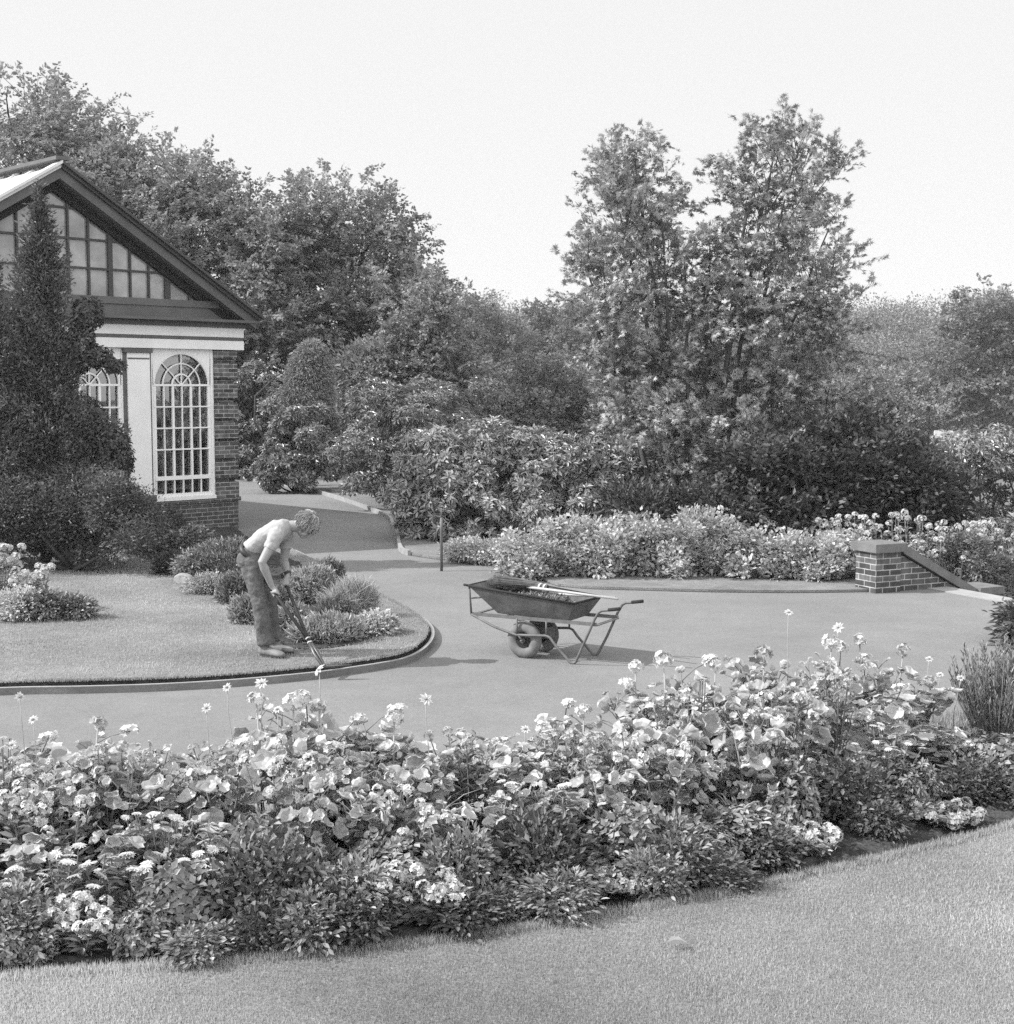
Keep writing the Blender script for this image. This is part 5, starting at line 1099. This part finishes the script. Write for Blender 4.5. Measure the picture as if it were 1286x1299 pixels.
ub = [(10,1108,.4,'at the left edge of the bed'),(62,1092,.38,'second from the left edge'),(105,1098,.38,'third from the left edge'),(150,1105,.38,'below the left pelargoniums'),(195,1100,.38,'in the middle of the low left group'),(235,1108,.38,'right of the middle of the low left group'),(270,1092,.38,'at the right end of the low left group')]
for i, (px, ty, off, lb) in enumerate(ub): umbel('white flat-headed feverfew ' + lb, px, ty, off, 480 + i, 9, .12, 'petal', group='white feverfew low at the left of the near bed', hr=.026)
sw = [(498,1118,.30,'white clustered alyssum bushy in the left centre front'),(545,1128,.27,'white clustered alyssum right beside the bushy one'),(745,1120,.22,'pale frothy candytuft in the centre front'),(800,1115,.24,'pale frothy candytuft right of the centre front'),(1000,1052,.5,'white clustered alyssum right of centre'),(1040,1068,.36,'bright white alyssum close to the lawn, right of centre'),
      (1120,1010,.6,'pale candytuft at the right'),(1165,1030,.45,'pale candytuft near the right front'),(1185,1000,.6,'white alyssum behind the right front candytuft'),(1215,1035,.32,'pale candytuft closest to the right lawn edge'),(1228,948,.95,'small white phlox under the right grassy shrub'),(85,1165,.18,'pale low candytuft at the left front'),
      (900,960,.8,'white mallow-like cluster in the right middle'),(935,995,.75,'second white mallow-like cluster lower in the right middle'),(30,1010,.8,'white cluster behind the left feverfew'),(90,985,.95,'white cluster at the left, between pelargoniums')]
for i, (px, ty, off, lb) in enumerate(sw): umbel(lb, px, ty, min(off, .2) if off < .45 else off, 520 + i, 24, .14, 'petal' if i not in (2, 3, 6, 7, 9) else 'petal_g', group='white clustered flowers in the near bed', name='alyssum', hr=.021, fine=True)
CS = 'loose fine-leaved white-flowered plants among the pelargoniums'
rgc = np.random.default_rng(17)
for i, px in enumerate(np.linspace(-20, 1215, 17)):
    px = px + rgc.normal() * 10; off = (1.05, .72, .9, .6)[i % 4]
    umbel('loose fine-leaved plant with small white flowers, %s from the left among the pelargoniums' % ORD[i], px, float(top_px(px)) + (8, 60, 26, 85)[i % 4], off, 700 + i, 16, .17, 'petal' if i % 2 else 'petal_g', group=CS, name='cosmos', hr=.019, fine=bool(i % 3))
# dark leafy edging plants, two rows; plus filler leaves between the stems
EDG = []
def edg_proto(seed, m, ll, lw, mode, kind):
    rg = np.random.default_rng(seed); o = thing('edging_plant', None, 'plant'); mb = MB()
    foliage(mb, [[0, 0, .09, .13, .13, .11], [.05, .03, .12, .08, .08, .1]], 230, 8, .03, ll * .9, lw, kind, mode, rg, depth=.25, inner=.3, zmin=.0); mb.build('foliage', M[m], o); 
    s = MB(); branches(s, (0, 0, 0), [(.08, 0, .12), (-.07, .05, .13), (0, -.08, .12), (.02, .08, .14)], .005, rg); s.build('stem', M['stem'], o); return o
EDG = [edg_proto(1, 'herb_d', .03, .55, 'spray', 'diamond'), edg_proto(2, 'herb', .036, .45, 'spray', 'lance'), edg_proto(3, 'herb', .034, .4, 'rosette', 'lance'), edg_proto(4, 'herb', .03, .65, 'rosette', 'diamond'), edg_proto(5, 'herb_d', .036, .5, 'spray', 'lance')]
ue = [False] * 5; rg = np.random.default_rng(99)
for row, (off, n, sc) in enumerate(((.10, 18, .62), (.24, 18, .8), (.42, 17, .95))):
    cnt = 0
    for px in np.linspace(-30, 1325 - 12 * row, n + 3):
        px += rg.normal() * 12
        if row < 2 and any(abs(px - f) < (40, 30)[row] for f in (85, 520, 775, 1020, 1165, 1215)): continue
        if row == 2 and px < 290: continue
        q = rg.integers(5); o = EDG[q] if not ue[q] else dup(EDG[q]); ue[q] = True; b = bedpos(px, off + rg.normal() * .03); o.location = b; o.rotation_euler = (0, 0, rg.random() * 6.28)
        s = sc * rg.uniform(.75, 1.2); o.scale = (s * rg.uniform(.75, 1.5), s * rg.uniform(.75, 1.3), s * rg.uniform(.6, 1.45))
        tag(o, 'leafy green edging plant, %s from the left in the %s row along the near lawn' % (ORD[cnt], ('first', 'second', 'third')[row]), 'plant', 'edging plants in the %s row along the near lawn' % ('first', 'second', 'third')[row]); cnt += 1
# strap-leaved plant, feathery shrub at the right end
def straps(label, px, ty, off, seed, n=70, m='herb_l', wd=.012, name='strap_plant', lean=.8):
    rg = np.random.default_rng(seed); b = bedpos(px, off); h = hgt(b, ty); o = thing(name, label, 'plant', b); mb = MB()
    for i in range(n):
        a = rg.random() * 6.28; ln = h * rg.uniform(.6, 1.2); s = np.linspace(0, 1, 6)[:, None]; d = np.array([math.cos(a), math.sin(a), 0]); r0 = rg.random() * .05
        P = d * (r0 + lean * ln * .7 * s ** 1.8) + UP * (ln * (s - .42 * lean * s ** 2.6)); w = wd * (1 - s ** 3) * rg.uniform(.7, 1.2) + .0008; sd_ = np.array([-d[1], d[0], 0])
        mb.add(np.concatenate([P - sd_ * w / 2, P + sd_ * w / 2]), [(k, k + 1, 7 + k, 6 + k) for k in range(5)])
    mb.build('foliage', M[m], o)
straps('arching strap-leaved plant in the right centre of the near bed', 945, 1010, .5, 601, 80)
straps('smaller strap-leaved tuft left of centre, under the pelargoniums', 520, 985, .75, 602, 40)
straps('narrow strap-leaved tuft right of the arching one', 985, 1030, .55, 603, 40)
def heath(label, px, py_b, D, h, r, seed, n, name='lavender', m='herb'):
    rg = np.random.default_rng(seed); b = gd(px, py_b, D); b[2] = float(height(b[0], b[1])) - .01; o = thing(name, label, 'shrub', b); mb = MB(); s = MB()
    for i in range(n):
        a, q = rg.random() * 6.28, math.sqrt(rg.random()); t = np.array([math.cos(a) * q * r, math.sin(a) * q * r, h * rg.uniform(.6, 1.05) * (1 - .25 * q * q)]); p0 = t * [.35, .35, 0]
        s.tube([p0, t * [.8, .8, .6], t], [.003, .0025, .001], 4, caps=False); k = 26; tt = rg.uniform(.3, 1, k)[:, None]; P = p0 * (1 - tt) + t * tt; aa = rg.random(k) * 6.28
        put(mb, 'lance', P, np.c_[np.cos(aa) * .6, np.sin(aa) * .6, np.ones(k)] + t * .5, rg.normal(size=(k, 3)), rg.uniform(.02, .04, k), .005)
    mb.build('foliage', M[m], o); s.build('stem', M['stem'], o)
heath('feathery grey lavender-like shrub at the right end of the near bed', 1262, 1000, 6.9, .52, .26, 620, 170)
heath('second feathery shrub behind it, cut by the right edge', 1305, 980, 7.1, .55, .2, 621, 110)
# leaf lying on the near lawn
b = gz(845, 1200, TOP + .02); o = thing('fallen_leaf', 'curled dry leaf lying on the near lawn', 'leaf', b, R(12)); mb = MB()
T, fs = LEAF['lance']; V = np.repeat(T, 1, 0) * [.03, .075, .12] ; V = V[:, [1, 0, 2]]; V[:, 2] += .012; mb.add(V, fs); mb.build('blade', M['petal_g'], o)

# ------------------------------------------------------------------ air: one even box of haze round everything
vm = bpy.data.materials.new('thin_haze'); vm.use_nodes = True; N = vm.node_tree.nodes; N.remove(N['Principled BSDF'])
pv = N.new('ShaderNodeVolumePrincipled'); pv.inputs['Color'].default_value = (.95, .95, .95, 1); pv.inputs['Density'].default_value = HAZE
vm.node_tree.links.new(pv.outputs[0], N['Material Output'].inputs['Volume'])
mb = MB(); mb.box(-300, 300, -40, 360, -9, 27); tag(mb.build('haze', vm), kind='stuff')
